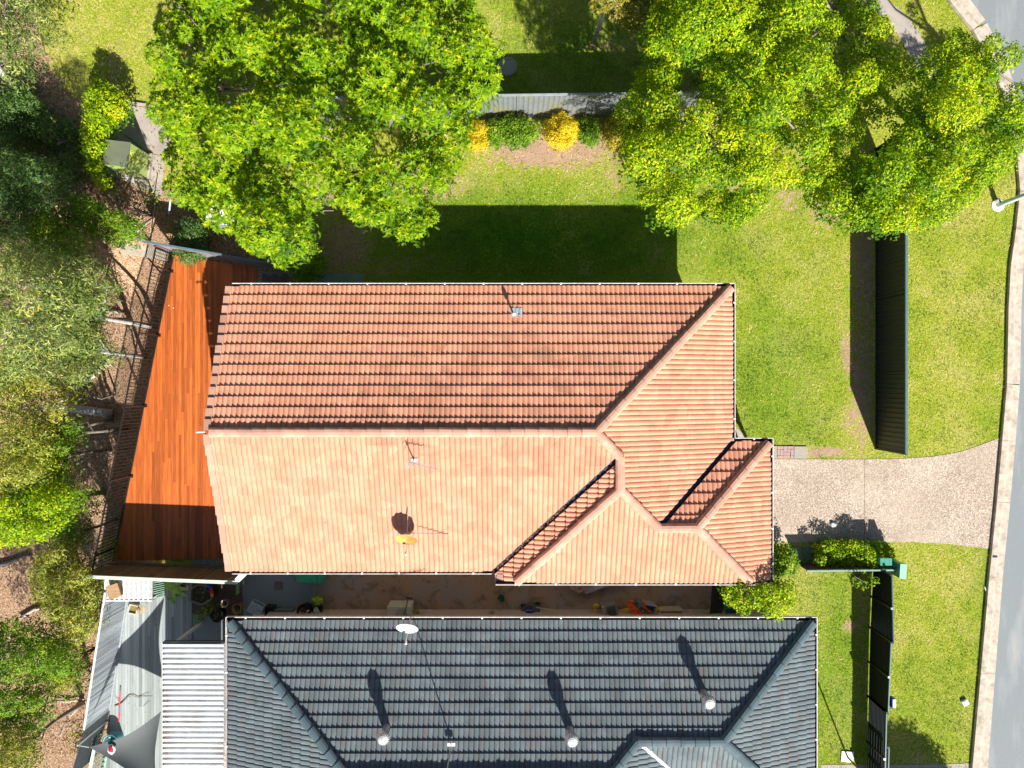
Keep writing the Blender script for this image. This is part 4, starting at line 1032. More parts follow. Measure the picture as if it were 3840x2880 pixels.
def clumps_rosette(cl, per, L, W, nl=10):
    Cs = []; Ds = []
    for (x, y, z, r, rz) in cl:
        k = max(5, int(per * r * r / 0.36)); p, d = shell(k * 2, r, r, rz, -0.15, 0.18)
        keep = []
        for i in range(len(p)):
            if all(np.linalg.norm(p[i] - p[j]) > L * 0.95 for j in keep): keep.append(i)
            if len(keep) >= k: break
        Cs.append(p[keep] + [x, y, z]); Ds.append(d[keep])
    C = np.concatenate(Cs); D = unit(np.concatenate(Ds) * 0.75 + [0, 0, 0.55] + rng.normal(size=(len(C), 3)) * 0.18); n = len(C)
    X = unit(np.cross(D, rng.normal(size=(n, 3)))); Y = np.cross(D, X)
    size = 0.75 + 0.5 * rng.random(n); rt = rng.normal(0, 0.10, n)
    Vs = []; Ts = []; Ti = []; off = 0
    for ring_, (cnt, elv, ls) in enumerate(((nl, 0.22, 1.0), (nl - 3, 0.75, 0.75))):
        a0 = rng.random(n) * 6.28
        for k in range(cnt):
            a = a0 + 2 * np.pi * k / cnt + rng.normal(0, 0.14, n); e = elv + rng.normal(0, 0.16, n)
            ax = (X * np.cos(a)[:, None] + Y * np.sin(a)[:, None]) * np.cos(e)[:, None] + D * np.sin(e)[:, None]
            nm = D * np.cos(e)[:, None] - (X * np.cos(a)[:, None] + Y * np.sin(a)[:, None]) * np.sin(e)[:, None]
            ti = np.clip(0.42 + rt + 0.16 * ring_ + rng.normal(0, 0.16, n), 0, 0.9)
            V, T, t = leaf_arrays(C + ax * 0.012, ax, nm, L * ls * size * (0.85 + 0.3 * rng.random(n)), W * size, ti, 0.14)
            Vs.append(V); Ts.append(T + off); Ti.append(t); off += len(V)
    sel = rng.random(n) < 0.3; Cb = C[sel]; m = len(Cb)   # young yellow tips
    for k in range(3):
        ax = unit(D[sel] + rng.normal(0, 0.35, (m, 3))); V, T, t = leaf_arrays(Cb, ax, unit(np.cross(ax, rng.normal(size=(m, 3)))), np.full(m, L * 0.42), np.full(m, W * 0.8), np.clip(0.93 + 0.07 * rng.random(m), 0, 1))
        Vs.append(V); Ts.append(T + off); Ti.append(t); off += len(V)
    return np.concatenate(Vs), np.concatenate(Ts), np.concatenate(Ti)
def crown_clumps(poly, zt, spacing, r, dome=1.6, zvar=0.5, edge=180.0, seed=1, tries=6000, flat=0.75):
    """clump centres fill the outline seen from above, highest in the middle"""
    rs = np.random.default_rng(seed)
    xs = [p[0] for p in poly]; ys = [p[1] for p in poly]; out = []; pts = []
    X = rs.uniform(min(xs), max(xs), tries); Y = rs.uniform(min(ys), max(ys), tries); ok = inpoly(X, Y, poly)
    E = np.array(poly, float); E2 = np.roll(E, -1, 0)
    for x, y in zip(X[ok], Y[ok]):
        ab = E2 - E; t = np.clip(((x - E[:, 0]) * ab[:, 0] + (y - E[:, 1]) * ab[:, 1]) / (ab ** 2).sum(1), 0, 1)
        d = np.hypot(E[:, 0] + ab[:, 0] * t - x, E[:, 1] + ab[:, 1] * t - y).min()
        rr = r * rs.uniform(0.75, 1.3); rpx = rr * CF / (CH - zt)
        if d < rpx * 0.62:
            if d < min(22, edge * 0.25): continue
            rr = max(min(0.22, r * 0.8), d / (CF / (CH - zt)) * 1.25)
        if any((x - a) ** 2 + (y - b) ** 2 < (spacing * (CF / (CH - zt)) * (0.75 if d < edge * 0.4 else 1)) ** 2 for a, b in pts): continue
        z = zt - dome * (1 - min(1, d / edge)) ** 1.5 + rs.normal(0, zvar * 0.5)
        p = P(x, y, z); pts.append((x, y)); out.append((p.x, p.y, z - rr * flat * 0.6, rr, rr * flat))
    return out
def trunk_mesh(bp, top, r0, cl, mat, parent, every=2, seed=0, bend=0.25, name='trunk'):
    rs = random.Random(seed); mb = MB(); bp = Vector(bp); top = Vector(top)
    mid = bp.lerp(top, 0.5) + Vector((rs.uniform(-bend, bend), rs.uniform(-bend, bend), 0))
    pts = [bp - Vector((0, 0, 0.2)), bp + (mid - bp) * 0.4, mid, top]
    mb.tube(pts, [r0 * 1.35, r0, r0 * 0.8, r0 * 0.6], 9)
    mb.build(name, mat, parent, True)
    lb = MB()
    for i, c in enumerate(cl):
        if i % every: continue
        e = Vector(c[:3]); s = mid.lerp(top, rs.uniform(0.2, 1.0)); m2 = s.lerp(e, 0.55) + Vector((rs.uniform(-.25, .25), rs.uniform(-.25, .25), -0.15 + rs.uniform(-.2, .2)))
        lb.tube([s, m2, e], [r0 * 0.38, r0 * 0.24, r0 * 0.08], 5)
        for q in range(2):
            e2 = e + Vector((rs.uniform(-1, 1), rs.uniform(-1, 1), rs.uniform(-.1, .6))) * c[3] * 0.8
            lb.tube([m2.lerp(e, 0.5), e2], [r0 * 0.12, r0 * 0.04], 4)
    if lb.V: lb.build('limbs', mat, parent, True)
def tree(name, label, base_px, cl, mode, mat, bark, r0, top_z, group=None, per=60, L=0.1, W=0.04, every=2, seed=0, cat='tree', tn='trunk', topfrac=None, droop=0.0, nl=10, under=170):
    bp = G(*base_px) if not isinstance(base_px, Vector) else base_px
    t = thing(name, label, cat, tuple(bp), group)
    if cl:
        cx = sum(c[0] for c in cl) / len(cl); cy = sum(c[1] for c in cl) / len(cl)
    else: cx, cy = bp.x, bp.y
    top = Vector((bp.x * 0.5 + cx * 0.5, bp.y * 0.5 + cy * 0.5, top_z)) if topfrac is None else Vector(topfrac)
    trunk_mesh(bp, top, r0, cl, bark, t, every, seed, name=tn)
    V, T, ti = (clumps_rosette(cl, per, L, W, nl) if mode == 'rosette' else clumps_fine(cl, per, L, W, droop))
    if under:                                # lower, inner leaves, tinted darker to paint the shade between clumps
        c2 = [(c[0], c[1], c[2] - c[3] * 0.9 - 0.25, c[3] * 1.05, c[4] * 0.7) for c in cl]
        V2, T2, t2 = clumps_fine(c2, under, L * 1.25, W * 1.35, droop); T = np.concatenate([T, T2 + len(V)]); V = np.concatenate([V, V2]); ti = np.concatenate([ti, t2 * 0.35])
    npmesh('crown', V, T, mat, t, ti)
    return t
def split(cl, seeds):
    out = [[] for _ in seeds]
    for c in cl:
        x, y = topx(c[0], c[1], c[2]); k = min(range(len(seeds)), key=lambda i: (x - seeds[i][0]) ** 2 + (y - seeds[i][1]) ** 2)
        out[k].append(c)
    return out
# big rosette-leaved trees, upper left
POLA = [(740, -260), (620, -40), (600, 60), (548, 110), (560, 230), (590, 300), (548, 330), (560, 420), (600, 520), (625, 640), (615, 700), (640, 770), (750, 790), (800, 850), (900, 880), (950, 960), (1010, 1000), (1090, 985), (1150, 930), (1180, 850), (1190, 740),
        (1260, 770), (1380, 810), (1450, 870), (1540, 895), (1630, 840), (1645, 780), (1610, 730), (1700, 665), (1740, 560), (1755, 470), (1800, 400), (1830, 350), (1890, 300), (1905, 200), (1850, 90), (1790, 40), (1740, -100), (1720, -260), (1300, -320)]
HOLES = [(1000, 110, 70), (900, 320, 50), (1330, 280, 60), (1240, 60, 55), (660, 180, 50), (1260, 460, 50), (1440, 560, 45), (760, 480, 45), (1040, 640, 40), (1650, 230, 55), (1130, 700, 35), (860, 60, 50)]
cl = crown_clumps(POLA, 5.5, 0.64, 0.50, 1.9, 1.7, 200, 11, 12000, 0.7)
def notin(c, holes):
    x, y = topx(c[0], c[1], c[2]); return all(math.hypot(x - a, y - b) > r * 1.05 for a, b, r in holes)
cl = [c for c in cl if notin(c, HOLES)]
sA, sB, sC, sD = split(cl, [(820, 300), (1480, 180), (1000, 800), (1400, 620)])
tree('rosette_tree', 'broad tree with whorled yellow-tipped leaves beside the green utility cabinet', (900, 470), sA, 'rosette', G1, BARK, 0.16, 3.2, 'trees with whorled leaves', 88, 0.152, 0.05, seed=1)
tree('rosette_tree', 'broad whorled leaf tree reaching over the steel fence at the top of the view', (1450, 470), sB, 'rosette', G1, BARK, 0.15, 3.2, 'trees with whorled leaves', 88, 0.152, 0.05, seed=2)
tree('rosette_tree', 'whorled leaf tree hanging over the corrugated fence corner of the orange deck', (1020, 860), sC, 'rosette', G1, BARK, 0.12, 2.8, 'trees with whorled leaves', 88, 0.152, 0.05, seed=3)
tree('rosette_tree', 'whorled leaf tree reaching over the shaded lawn north of the salmon roof', (1380, 640), sD, 'rosette', G1, BARK, 0.12, 2.8, 'trees with whorled leaves', 88, 0.152, 0.05, seed=4)
# right-hand lime-green trees
POLB = [(2500, -260), (2440, 0), (2440, 130), (2400, 230), (2370, 330), (2330, 360), (2300, 430), (2350, 500), (2330, 560), (2370, 640), (2400, 740), (2440, 800), (2540, 850), (2600, 800), (2690, 800), (2770, 835), (2850, 800), (2890, 740), (2960, 690), (3060, 690), (3120, 770), (3230, 840), (3330, 860), (3430, 860), (3520, 830), (3650, 770),
        (3700, 700), (3790, 640), (3800, 600), (3900, 520), (4000, 400), (3950, 280), (3830, 300), (3800, 340), (3755, 330), (3760, 270), (3835, 230), (3840, 180), (3800, 120), (3740, 120), (3690, 140), (3620, 100), (3540, 130), (3480, 180), (3420, 190), (3370, 200), (3345, 150), (3385, 70), (3340, 20), (3200, -40), (3150, -260)]
clB = crown_clumps(POLB, 5.6, 0.62, 0.50, 1.9, 1.7, 200, 21, 14000, 0.75)
HB_ = [(3080, 190, 55), (3140, 330, 45), (3390, 340, 55), (3330, 420, 40), (2780, 300, 35), (2600, 290, 35), (3420, 230, 40), (3300, 560, 28), (2900, 560, 35), (3600, 330, 35), (2700, 130, 35), (3260, 470, 35), (2500, 590, 30), (2400, 250, 30)]
clB = [c for c in clB if notin(c, HB_)]
S4 = split(clB, [(2700, 150), (2650, 600), (3100, 500), (3520, 500), (3880, 450), (3150, 60)])
labs = ['lime green small-leaved tree at the top of the view, right of the pale slender trunk', 'lime green tree spreading over the lawn where the grey steel fence ends', 'lime green tree above the north end of the dark steel fence', 'lime green verge tree between the dark steel fence and the street kerb', 'lime green tree cut by the right edge of the view beside the road', 'lime green tree next to the curved footpath near the top right']
bases = [(2620, 300), (2700, 560), (3080, 560), (3480, 520), (3800, 470), (3080, 180)]
for k in range(6):
    tree('lime_tree', labs[k], bases[k], S4[k], 'fine', G2, BARK, 0.13, 3.3, 'lime green small-leaved trees', 1500, 0.085, 0.045, seed=10 + k, under=420)

def shrub(name, label, poly, zt, mode, mat, spacing=0.4, r=0.35, dome=0.8, per=420, L=0.08, W=0.04, seed=5, group=None, cat='shrub', bark=BARK, edge=70, r0=0.04, zg=None, every=2, droop=0.0, nl=9, flat=0.8, zvar=0.3, basep=None):
    cl = crown_clumps(poly, zt, spacing, r, dome, zvar, edge, seed, 5000, flat)
    if not cl: return None
    cx = sum(p[0] for p in poly) / len(poly); cy = sum(p[1] for p in poly) / len(poly)
    bp = P(cx, cy, zt * 0.5); bp = Vector((bp.x, bp.y, float(gz(bp.x, bp.y))))
    if basep is not None: bp = basep
    return tree(name, label, bp, cl, mode, mat, bark, r0, bp.z + (zt - bp.z) * 0.6, group, per, L, W, every, seed, cat, 'stem' if cat != 'tree' else 'trunk', droop=droop, nl=nl)
def blob(cx, cy, rx, ry, n=14, seed=0, j=0.16):
    rs = random.Random(seed); return [(cx + rx * math.cos(2 * math.pi * k / n) * (1 + rs.uniform(-j, j)), cy + ry * math.sin(2 * math.pi * k / n) * (1 + rs.uniform(-j, j))) for k in range(n)]
# garden shrubs along the north fence
shrub('golden_shrub', 'golden yellow shrub tucked against the whorled leaf tree beside the fence', blob(1792, 508, 40, 60, seed=1), 1.0, 'fine', G5, 0.18, 0.24, 0.3, 2600, 0.055, 0.03, 31, 'golden yellow shrubs')
shrub('green_shrub', 'small leafy green plant between the left golden shrub and the rounded green shrub', blob(1858, 490, 35, 58, seed=2), 0.7, 'fine', G4, 0.2, 0.2, 0.2, 1300, 0.085, 0.045, 32, 'green shrubs along the grey fence')
shrub('green_shrub', 'rounded glossy green shrub in front of the grey steel fence', blob(1945, 483, 78, 56, seed=3), 1.0, 'fine', G4, 0.2, 0.27, 0.4, 1500, 0.075, 0.045, 33, 'green shrubs along the grey fence')
shrub('golden_shrub', 'large rounded golden yellow shrub in the middle of the grey fence', blob(2105, 487, 66, 62, seed=4, j=.08), 1.1, 'fine', G5, 0.18, 0.25, 0.4, 2600, 0.055, 0.03, 34, 'golden yellow shrubs')
shrub('green_shrub', 'ragged green plant just right of the large golden shrub', blob(2212, 490, 48, 55, seed=5), 0.7, 'fine', G4, 0.2, 0.2, 0.2, 1300, 0.08, 0.04, 35, 'green shrubs along the grey fence')
shrub('golden_shrub', 'olive gold shrub half shaded beneath the edge of the lime green tree', blob(2320, 490, 55, 65, seed=6), 1.0, 'fine', foliage_mat('olive_gold_leaf', [(0, (0.22, 0.18, 0.01)), (1, (0.6, 0.45, 0.02))], 0.3), 0.2, 0.27, 0.4, 2000, 0.065, 0.035, 36, 'golden yellow shrubs')
shrub('dark_shrub', 'glossy bushy shrub below the whorled leaf tree at the deck fence end', blob(1130, 960, 70, 110, seed=7), 1.8, 'fine', G4, 0.28, 0.34, 0.8, 950, 0.09, 0.05, 37)
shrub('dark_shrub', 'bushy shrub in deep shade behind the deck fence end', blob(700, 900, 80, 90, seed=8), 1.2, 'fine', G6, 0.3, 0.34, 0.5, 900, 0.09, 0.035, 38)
# driveway planting
shrub('hedge', 'clipped bright green hedge along the south side of the driveway', [(3060, 2040), (3180, 2035), (3290, 2040), (3345, 2050), (3352, 2110), (3300, 2135), (3180, 2132), (3070, 2110)], 0.55, 'fine', G2, 0.26, 0.26, 0.15, 1300, 0.075, 0.05, 41, cat='hedge', edge=30)
shrub('corner_shrub', 'leafy green shrub against the garage corner beside the driveway', blob(2935, 2110, 62, 55, seed=10), 1.3, 'fine', G4, 0.22, 0.28, 0.3, 1100, 0.085, 0.05, 42)
shrub('small_tree', 'small bright green tree overhanging the corner of the charcoal roof', [(2690, 2200), (2760, 2180), (2890, 2190), (2980, 2190), (3010, 2210), (2980, 2250), (2960, 2300), (2890, 2340), (2860, 2270), (2800, 2310), (2740, 2280), (2720, 2230)], 3.2, 'fine', G2, 0.33, 0.34, 0.7, 1000, 0.085, 0.05, 43, cat='tree', r0=0.06, edge=60)
shrub('low_plant', 'leafy green sprigs poking over the top of the first dark slat panel', blob(3250, 2185, 55, 22, seed=12), 1.2, 'fine', G2, 0.3, 0.18, 0.2, 420, 0.10, 0.05, 44, cat='plant')
# bush at left
shrub('cabinet_shrub', 'bright green leafy shrub growing round the green utility cabinet', [(330, 300), (390, 290), (440, 340), (470, 380), (450, 430), (400, 470), (390, 560), (375, 640), (420, 680), (380, 720), (320, 640), (300, 520), (310, 400)], 1.8, 'fine', G2, 0.32, 0.34, 0.7, 950, 0.10, 0.045, 51, edge=70)
gums = [
 ('gum_tree', 'sparse grey-green gum with bare twigs in the top left corner', [(-200, -150), (60, -150), (150, 20), (190, 90), (180, 130), (100, 170), (150, 210), (90, 250), (-60, 300), (-250, 200)], 4.0, G3, 0.5, 0.45, 420, 0.13, 0.028),
 ('gum_tree', 'large grey-green gum crown filling the middle of the left edge', [(-200, 900), (60, 860), (200, 900), (330, 960), (400, 1010), (430, 1060), (400, 1120), (330, 1180), (300, 1250), (330, 1330), (260, 1400), (150, 1440), (0, 1480), (-250, 1400)], 7.2, G3, 0.42, 0.42, 620, 0.15, 0.026),
 ('wattle_tree', 'olive yellow wattle crown left of the fallen pale log', [(-200, 1300), (0, 1340), (130, 1400), (200, 1460), (240, 1560), (180, 1640), (200, 1720), (130, 1800), (60, 1860), (-200, 1900)], 4.2, G7, 0.42, 0.42, 800, 0.10, 0.03),
 ('bush_tree', 'glossy green tree on the slope nearest the deck corner', [(210, 760), (330, 730), (400, 790), (500, 800), (515, 850), (470, 910), (400, 920), (330, 890), (240, 860)], 2.6, G4, 0.45, 0.4, 430, 0.11, 0.045),
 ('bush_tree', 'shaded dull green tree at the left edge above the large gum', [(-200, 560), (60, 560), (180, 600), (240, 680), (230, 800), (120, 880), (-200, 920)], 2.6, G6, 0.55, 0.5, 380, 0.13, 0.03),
 ('bush_tree', 'mid green tree south of the large gum with bare slope to its right', [(180, 1050), (330, 1080), (360, 1160), (330, 1230), (250, 1260), (150, 1200)], 1.6, G4, 0.45, 0.4, 400, 0.11, 0.045),
 ('bush_tree', 'yellow-green tree below the fallen pale log', [(190, 1540), (260, 1560), (290, 1640), (260, 1700), (200, 1720), (160, 1640)], 1.8, G4, 0.4, 0.35, 430, 0.09, 0.04),
 ('bush_tree', 'bright green tree at the left edge level with the south deck shadow', [(-150, 1880), (60, 1830), (200, 1780), (260, 1820), (270, 1900), (240, 1960), (170, 2030), (60, 2050), (-150, 2060)], 2.8, G2, 0.42, 0.4, 480, 0.09, 0.04),
 ('bush_tree', 'tangled green tree beside the outer corner of the timber paling fence', [(130, 2080), (220, 2040), (300, 2090), (350, 2160), (350, 2300), (340, 2400), (270, 2430), (200, 2380), (130, 2260), (90, 2150)], 1.6, G7, 0.42, 0.38, 430, 0.12, 0.03),
 ('bush_tree', 'green tree at the left edge level with the silver slatted screen', [(-150, 2340), (60, 2330), (160, 2400), (250, 2480), (260, 2540), (170, 2580), (60, 2560), (-150, 2600)], 2.2, G4, 0.45, 0.4, 430, 0.09, 0.04),
 ('bush_tree', 'dark green tree crown below the level of the shade sail at the left edge', [(-150, 2600), (60, 2590), (150, 2620), (190, 2690), (120, 2760), (0, 2740), (-150, 2760)], 2.0, G4, 0.45, 0.4, 430, 0.09, 0.04),
 ('wattle_tree', 'olive wattle in the bottom left corner', [(-150, 2750), (40, 2740), (110, 2800), (130, 2900), (60, 3000), (-150, 3000)], 2.2, G7, 0.45, 0.4, 430, 0.10, 0.03),
]
for k, (nm, lb, pl, zt, mt, sp_, rr, per, L_, W_) in enumerate(gums):
    if k > 2: sp_, rr, per, zt = sp_ * 0.8, rr * 0.92, per * 1.9, zt + 0.3
    shrub(nm, lb, pl, zt, 'fine', mt, sp_, rr, {0: 1.3, 1: 5.4, 2: 1.8}.get(k, 0.9), per, L_, W_, 60 + k, cat='tree', bark=BARKW if mt is G3 else BARK, edge=260 if k == 1 else 110, r0=0.09, droop=0.5 if mt is G3 else 0.1, zvar=1.3 if k != 1 else 1.0, basep=Vector((-17.2, 10.2, float(gz(-17.2, 10.2)))) if k == 0 else None)
more = [
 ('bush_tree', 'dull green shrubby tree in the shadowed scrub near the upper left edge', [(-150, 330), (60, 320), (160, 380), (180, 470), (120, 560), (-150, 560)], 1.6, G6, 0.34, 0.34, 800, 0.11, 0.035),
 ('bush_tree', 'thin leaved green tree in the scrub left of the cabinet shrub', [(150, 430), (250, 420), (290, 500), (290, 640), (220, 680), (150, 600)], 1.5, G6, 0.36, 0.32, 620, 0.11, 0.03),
 ('gum_tree', 'grey-green gum bough hanging over the bare sleeper left of the deck', [(240, 1200), (340, 1190), (370, 1250), (330, 1350), (300, 1440), (230, 1460), (200, 1350)], 3.0, G3, 0.36, 0.34, 620, 0.14, 0.026),
 ('bush_tree', 'bright leafy tree between the gum crown and the glossy slope tree', [(60, 820), (180, 790), (240, 850), (330, 930), (250, 960), (120, 930)], 3.4, G4, 0.36, 0.36, 800, 0.10, 0.045),
 ('bush_tree', 'green tree at the left edge just above the lower bright green tree', [(60, 1640), (170, 1650), (250, 1720), (240, 1790), (120, 1820), (40, 1780)], 2.4, G2, 0.34, 0.34, 900, 0.09, 0.04),
 ('bush_tree', 'low spreading tree on the slope above the dark mossy log', [(220, 1930), (290, 1950), (300, 2040), (240, 2080), (170, 2050)], 0.6, G4, 0.34, 0.3, 700, 0.09, 0.04),
 ('wattle_tree', 'yellowish wattle beside the lower end of the silver slatted screen', [(150, 2420), (250, 2400), (300, 2450), (290, 2540), (230, 2620), (160, 2600)], 0.9, G7, 0.34, 0.3, 700, 0.10, 0.03),
]
for k, (nm, lb, pl, zt, mt, sp_, rr, per, L_, W_) in enumerate(more):
    shrub(nm, lb, pl, zt, 'fine', mt, sp_, rr, 0.8, per, L_, W_, 260 + k, cat='tree', bark=BARKW if mt is G3 else BARK, edge=90, r0=0.07, droop=0.4, zvar=0.8)
# low plants on slope: one per patch
for k, (x, y, rx, ry, mt, lb) in enumerate([
    (90, 480, 90, 90, G6, 'low dull scrub in tree shade near the upper left edge'), (230, 560, 60, 110, G6, 'low shaded green scrub just left of the cabinet shrub'), (60, 350, 60, 60, G6, 'low scrub under the sparse top left gum'),
    (340, 1330, 70, 60, G3, 'low grey-green scrub above the lower fallen branch'), (230, 1480, 60, 40, G7, 'low olive scrub by the fallen pale log'), (240, 2560, 60, 70, G4, 'low green scrub on the litter slope left of the dark ribbed screen'),
    (330, 1880, 40, 60, G4, 'small green plant on the litter beside the balustrade'), (400, 2060, 40, 40, G4, 'small plant pushing through the balustrade corner'), (290, 2780, 45, 60, G7, 'small olive plant below the sail rope'), (560, 730, 30, 60, G1, 'leafy saplings by the wire fence post'), (130, 2480, 80, 50, G7, 'olive scrub on the lower left slope')]):
    shrub('scrub_plant', lb, blob(x, y, rx, ry, seed=20 + k), 0.4 if x > 300 else 0.9, 'fine', mt, 0.36, 0.28, 0.3, 260, 0.10, 0.035, 90 + k, cat='plant', edge=40, group='low scrub on the slope')
# top slender pale tree
tp = thing('slender_tree', 'slender pale tree with olive leaves on the back lawn', 'tree', tuple(P(2226, 158)))
b0 = P(2226, 158); t0 = P(2250, 90, 1.6); t1 = P(2275, 20, 3.0); t2 = P(2290, -120, 5.0)
MB().tube([b0 - Vector((0, 0, .1)), t0, t1, t2], [0.085, 0.07, 0.06, 0.04], 9).build('trunk', BARKW, tp, True)
MB().tube([t0.lerp(t1, .5), P(2330, 22, 3.2), P(2400, 10, 3.6)], [0.03, 0.02, 0.012], 6).tube([t1, P(2262, 12, 3.4)], [0.025, 0.01], 6).build('limbs', BARKW, tp, True)
V_, T_, ti_ = clumps_rosette([(*P(x, y, z), r_, r_ * .6) for x, y, z, r_ in ((2320, 30, 3.3, .42), (2370, 55, 3.4, .42), (2400, 15, 3.8, .45), (2350, -10, 3.8, .5), (2255, 5, 3.5, .3), (2330, 68, 3.1, .25), (2290, -60, 5, .6), (2230, -120, 5, .6))], 60, 0.13, 0.06, 9)
npmesh('crown', V_, T_, foliage_mat('olive_leaf', [(0, (0.10, 0.09, 0.01)), (1, (0.36, 0.30, 0.03))], 0.3), tp, ti_)
# off-frame tree whose shade falls on the verge bottom right
cl_ = [(15.4 + a * .7, -17.6 + b * .7, 3.4 + c_ * .5, 0.7, 0.6) for a, b, c_ in ((0, 0, 1), (1, 0, 0), (-1, 0, 0), (0, 1, 0), (0, -1, 0), (.7, .7, 0), (-.7, .7, 0), (-.7, -.7, 0), (.7, -.7, 0), (0, .2, 1.6))]
tree('verge_tree', 'round crowned verge tree whose shadow falls on the grass at the bottom right', Vector((15.4, -17.6, 0)), cl_, 'fine', G2, BARK, 0.1, 3.0, None, 800, 0.12, 0.07)

# ------------------------------------------------------------------ grass blades and leaf litter as real geometry
def scatter(n, lim):
    X = rng.uniform(lim[0], lim[1], n); Y = rng.uniform(lim[2], lim[3], n); return X, Y
def vnoise(X, Y, f, seed):
    r3 = np.random.default_rng(seed); n = 128; g = r3.random((n, n)); u = X * f; v = Y * f
    i = np.floor(u).astype(int); j = np.floor(v).astype(int); a = sst(u - i); b = sst(v - j)
    q = lambda i, j: g[i % n, j % n]
    return (q(i, j) * (1 - a) + q(i + 1, j) * a) * (1 - b) + (q(i, j + 1) * (1 - a) + q(i + 1, j + 1) * a) * b
NG = 420000
X, Y = scatter(NG, (-16.5, 18.2, -14.2, 14.2)); b_, l_, g_ = cover(X, Y); x_, y_ = topx(X, Y)
pn = vnoise(X, Y, 1.1, 1) * .45 + vnoise(X, Y, 3.2, 2) * .35 + vnoise(X, Y, 8, 3) * .2
ok = (l_ < 0.35) & (rng.random(NG) > b_ * 0.95 + (pn > 0.62) * 0.4)
hard = [DRIVE_A, DRIVE_B, [(860, 1030), (2640, 1030), (2640, 1640), (2850, 1640), (2850, 2150), (860, 2150)], [(560, 2150), (2850, 2150), (2850, 2580), (560, 2580)], [(850, 2300), (2900, 2300), (2900, 2950), (850, 2950)],
        roadp, [(x - 2, y) for x, y in KL] + [(6000, 3300), (6000, -300)], [(2870, 1668), (3028, 1668), (3028, 1722), (2870, 1722)], [(978, 1015), (1370, 1025), (1370, 1130), (978, 1130)],
        [(3150, -200), (3260, -200), (3330, 0), (3392, 50), (3440, 110), (3490, 200), (3560, 300), (3500, 330), (3420, 230), (3370, 130), (3330, 80), (3230, 15), (3200, -40)], [(2600, 1590), (2760, 1600), (2830, 1662), (2600, 1662)], [(380, 380), (650, 380), (650, 740), (380, 700)]]
for h in hard: ok &= ~inpoly(x_, y_, h)
X, Y, g_, b_ = X[ok], Y[ok], g_[ok], b_[ok]; n = len(X); Z = gz(X, Y)
C = np.stack([X, Y, Z], 1); a = rng.random(n) * 6.28; e = rng.uniform(0.15, 0.9, n)
A = np.stack([np.cos(a) * np.cos(e), np.sin(a) * np.cos(e), np.sin(e)], 1)
Sx = np.stack([-np.sin(a), np.cos(a), np.zeros(n)], 1); L = rng.uniform(0.05, 0.12, n) * (1 + 0.3 * g_); W = rng.uniform(0.008, 0.020, n)
V = np.stack([C - Sx * W[:, None] * .5, C + Sx * W[:, None] * .5, C + A * L[:, None]], 1).reshape(-1, 3)
pn = vnoise(X, Y, .5, 4) * .3 + vnoise(X, Y, 1.6, 5) * .3 + vnoise(X, Y, 4.5, 6) * .25 + vnoise(X, Y, 11, 7) * .25
ti = np.clip(0.54 + 0.20 * rng.normal(size=n) + 1.9 * (pn - 0.55) - 0.36 * g_ + 0.3 * b_, 0, 1)  # lusher zones get darker blades, part of the painted lawn shade
GRM = foliage_mat('grass_blade', [(0, (0.025, 0.10, 0.003)), (0.28, (0.14, 0.27, 0.005)), (0.55, (0.36, 0.46, 0.012)), (0.8, (0.60, 0.52, 0.11)), (1, (0.80, 0.60, 0.34))], 0.2, 0.7, 0.2, (0.8, 0.85, 0.15))
go = npmesh('grass', V, np.arange(3 * n).reshape(-1, 3), GRM, None, np.repeat(ti, 3)); setp(go, 'short dry and green grass growing on the lawns and verge', 'grass', kind='stuff')
# litter
NL = 90000
X, Y = scatter(NL, (-19, 4, -14.5, 13)); b_, l_, g_ = cover(X, Y); x_, y_ = topx(X, Y)
ok = (rng.random(NL) < np.maximum(l_, 0.12 * (b_ > 0.35) + 0.004))
for h in hard[1:5] + [hard[7]]: ok &= ~inpoly(x_, y_, h)
X, Y = X[ok], Y[ok]; n = len(X); C = np.stack([X, Y, gz(X, Y) + 0.008 + 0.03 * rng.random(n)], 1)
N = unit(rng.normal(size=(n, 3)) * 0.35 + [0, 0, 1]); A = np.cross(N, rng.normal(size=(n, 3)))
V, T, t = leaf_arrays(C, A, N, rng.uniform(0.05, 0.13, n), rng.uniform(0.015, 0.035, n), rng.random(n))
LIT = foliage_mat('dry_leaf', [(0, (0.11, 0.05, 0.025)), (0.4, (0.32, 0.16, 0.08)), (0.75, (0.52, 0.33, 0.20)), (1, (0.72, 0.55, 0.40))], 0.1, 0.7, 0.2, (0.6, 0.35, 0.15))
lo = npmesh('leaf_litter', V, T, LIT, None, t); setp(lo, 'dry brown leaf litter covering the slope left of the decks', 'leaf litter', kind='stuff')
# debris in valleys and gutters
def debris(rf, a, b, n, wd, seed=0):
    a = np.array(a); b = np.array(b); t = rng.random(n) ** 1.0; C = a + (b - a) * t[:, None] + rng.normal(0, wd, (n, 3)) * [1, 1, 0.15] + [0, 0, 0.03]
    N = unit(rng.normal(size=(n, 3)) * .5 + [0, 0, 1]); V, T, tt = leaf_arrays(C, np.cross(N, rng.normal(size=(n, 3))), N, rng.uniform(.03, .08, n), rng.uniform(.012, .025, n), rng.random(n) * .8)
    o = npmesh('leaf_debris', V, T, LIT, rf, tt); o['kind'] = 'stuff'
debris(rf1, (-0.45, -5.7, 2.62), (1.6, -3.6, 3.38), 500, 0.03)
debris(rf1, (-8.5, 3.03, 2.57), (6.7, 3.03, 2.57), 500, 0.02)
debris(rf2, (-8.79, -7.3, 2.5), (-8.79, -13.6, 2.5), 500, 0.02)
debris(pr, (xa + 0.1, y0 - 1.2, 2.6), (xa + 0.1, y0 - 4.6, 2.6), 350, 0.05)

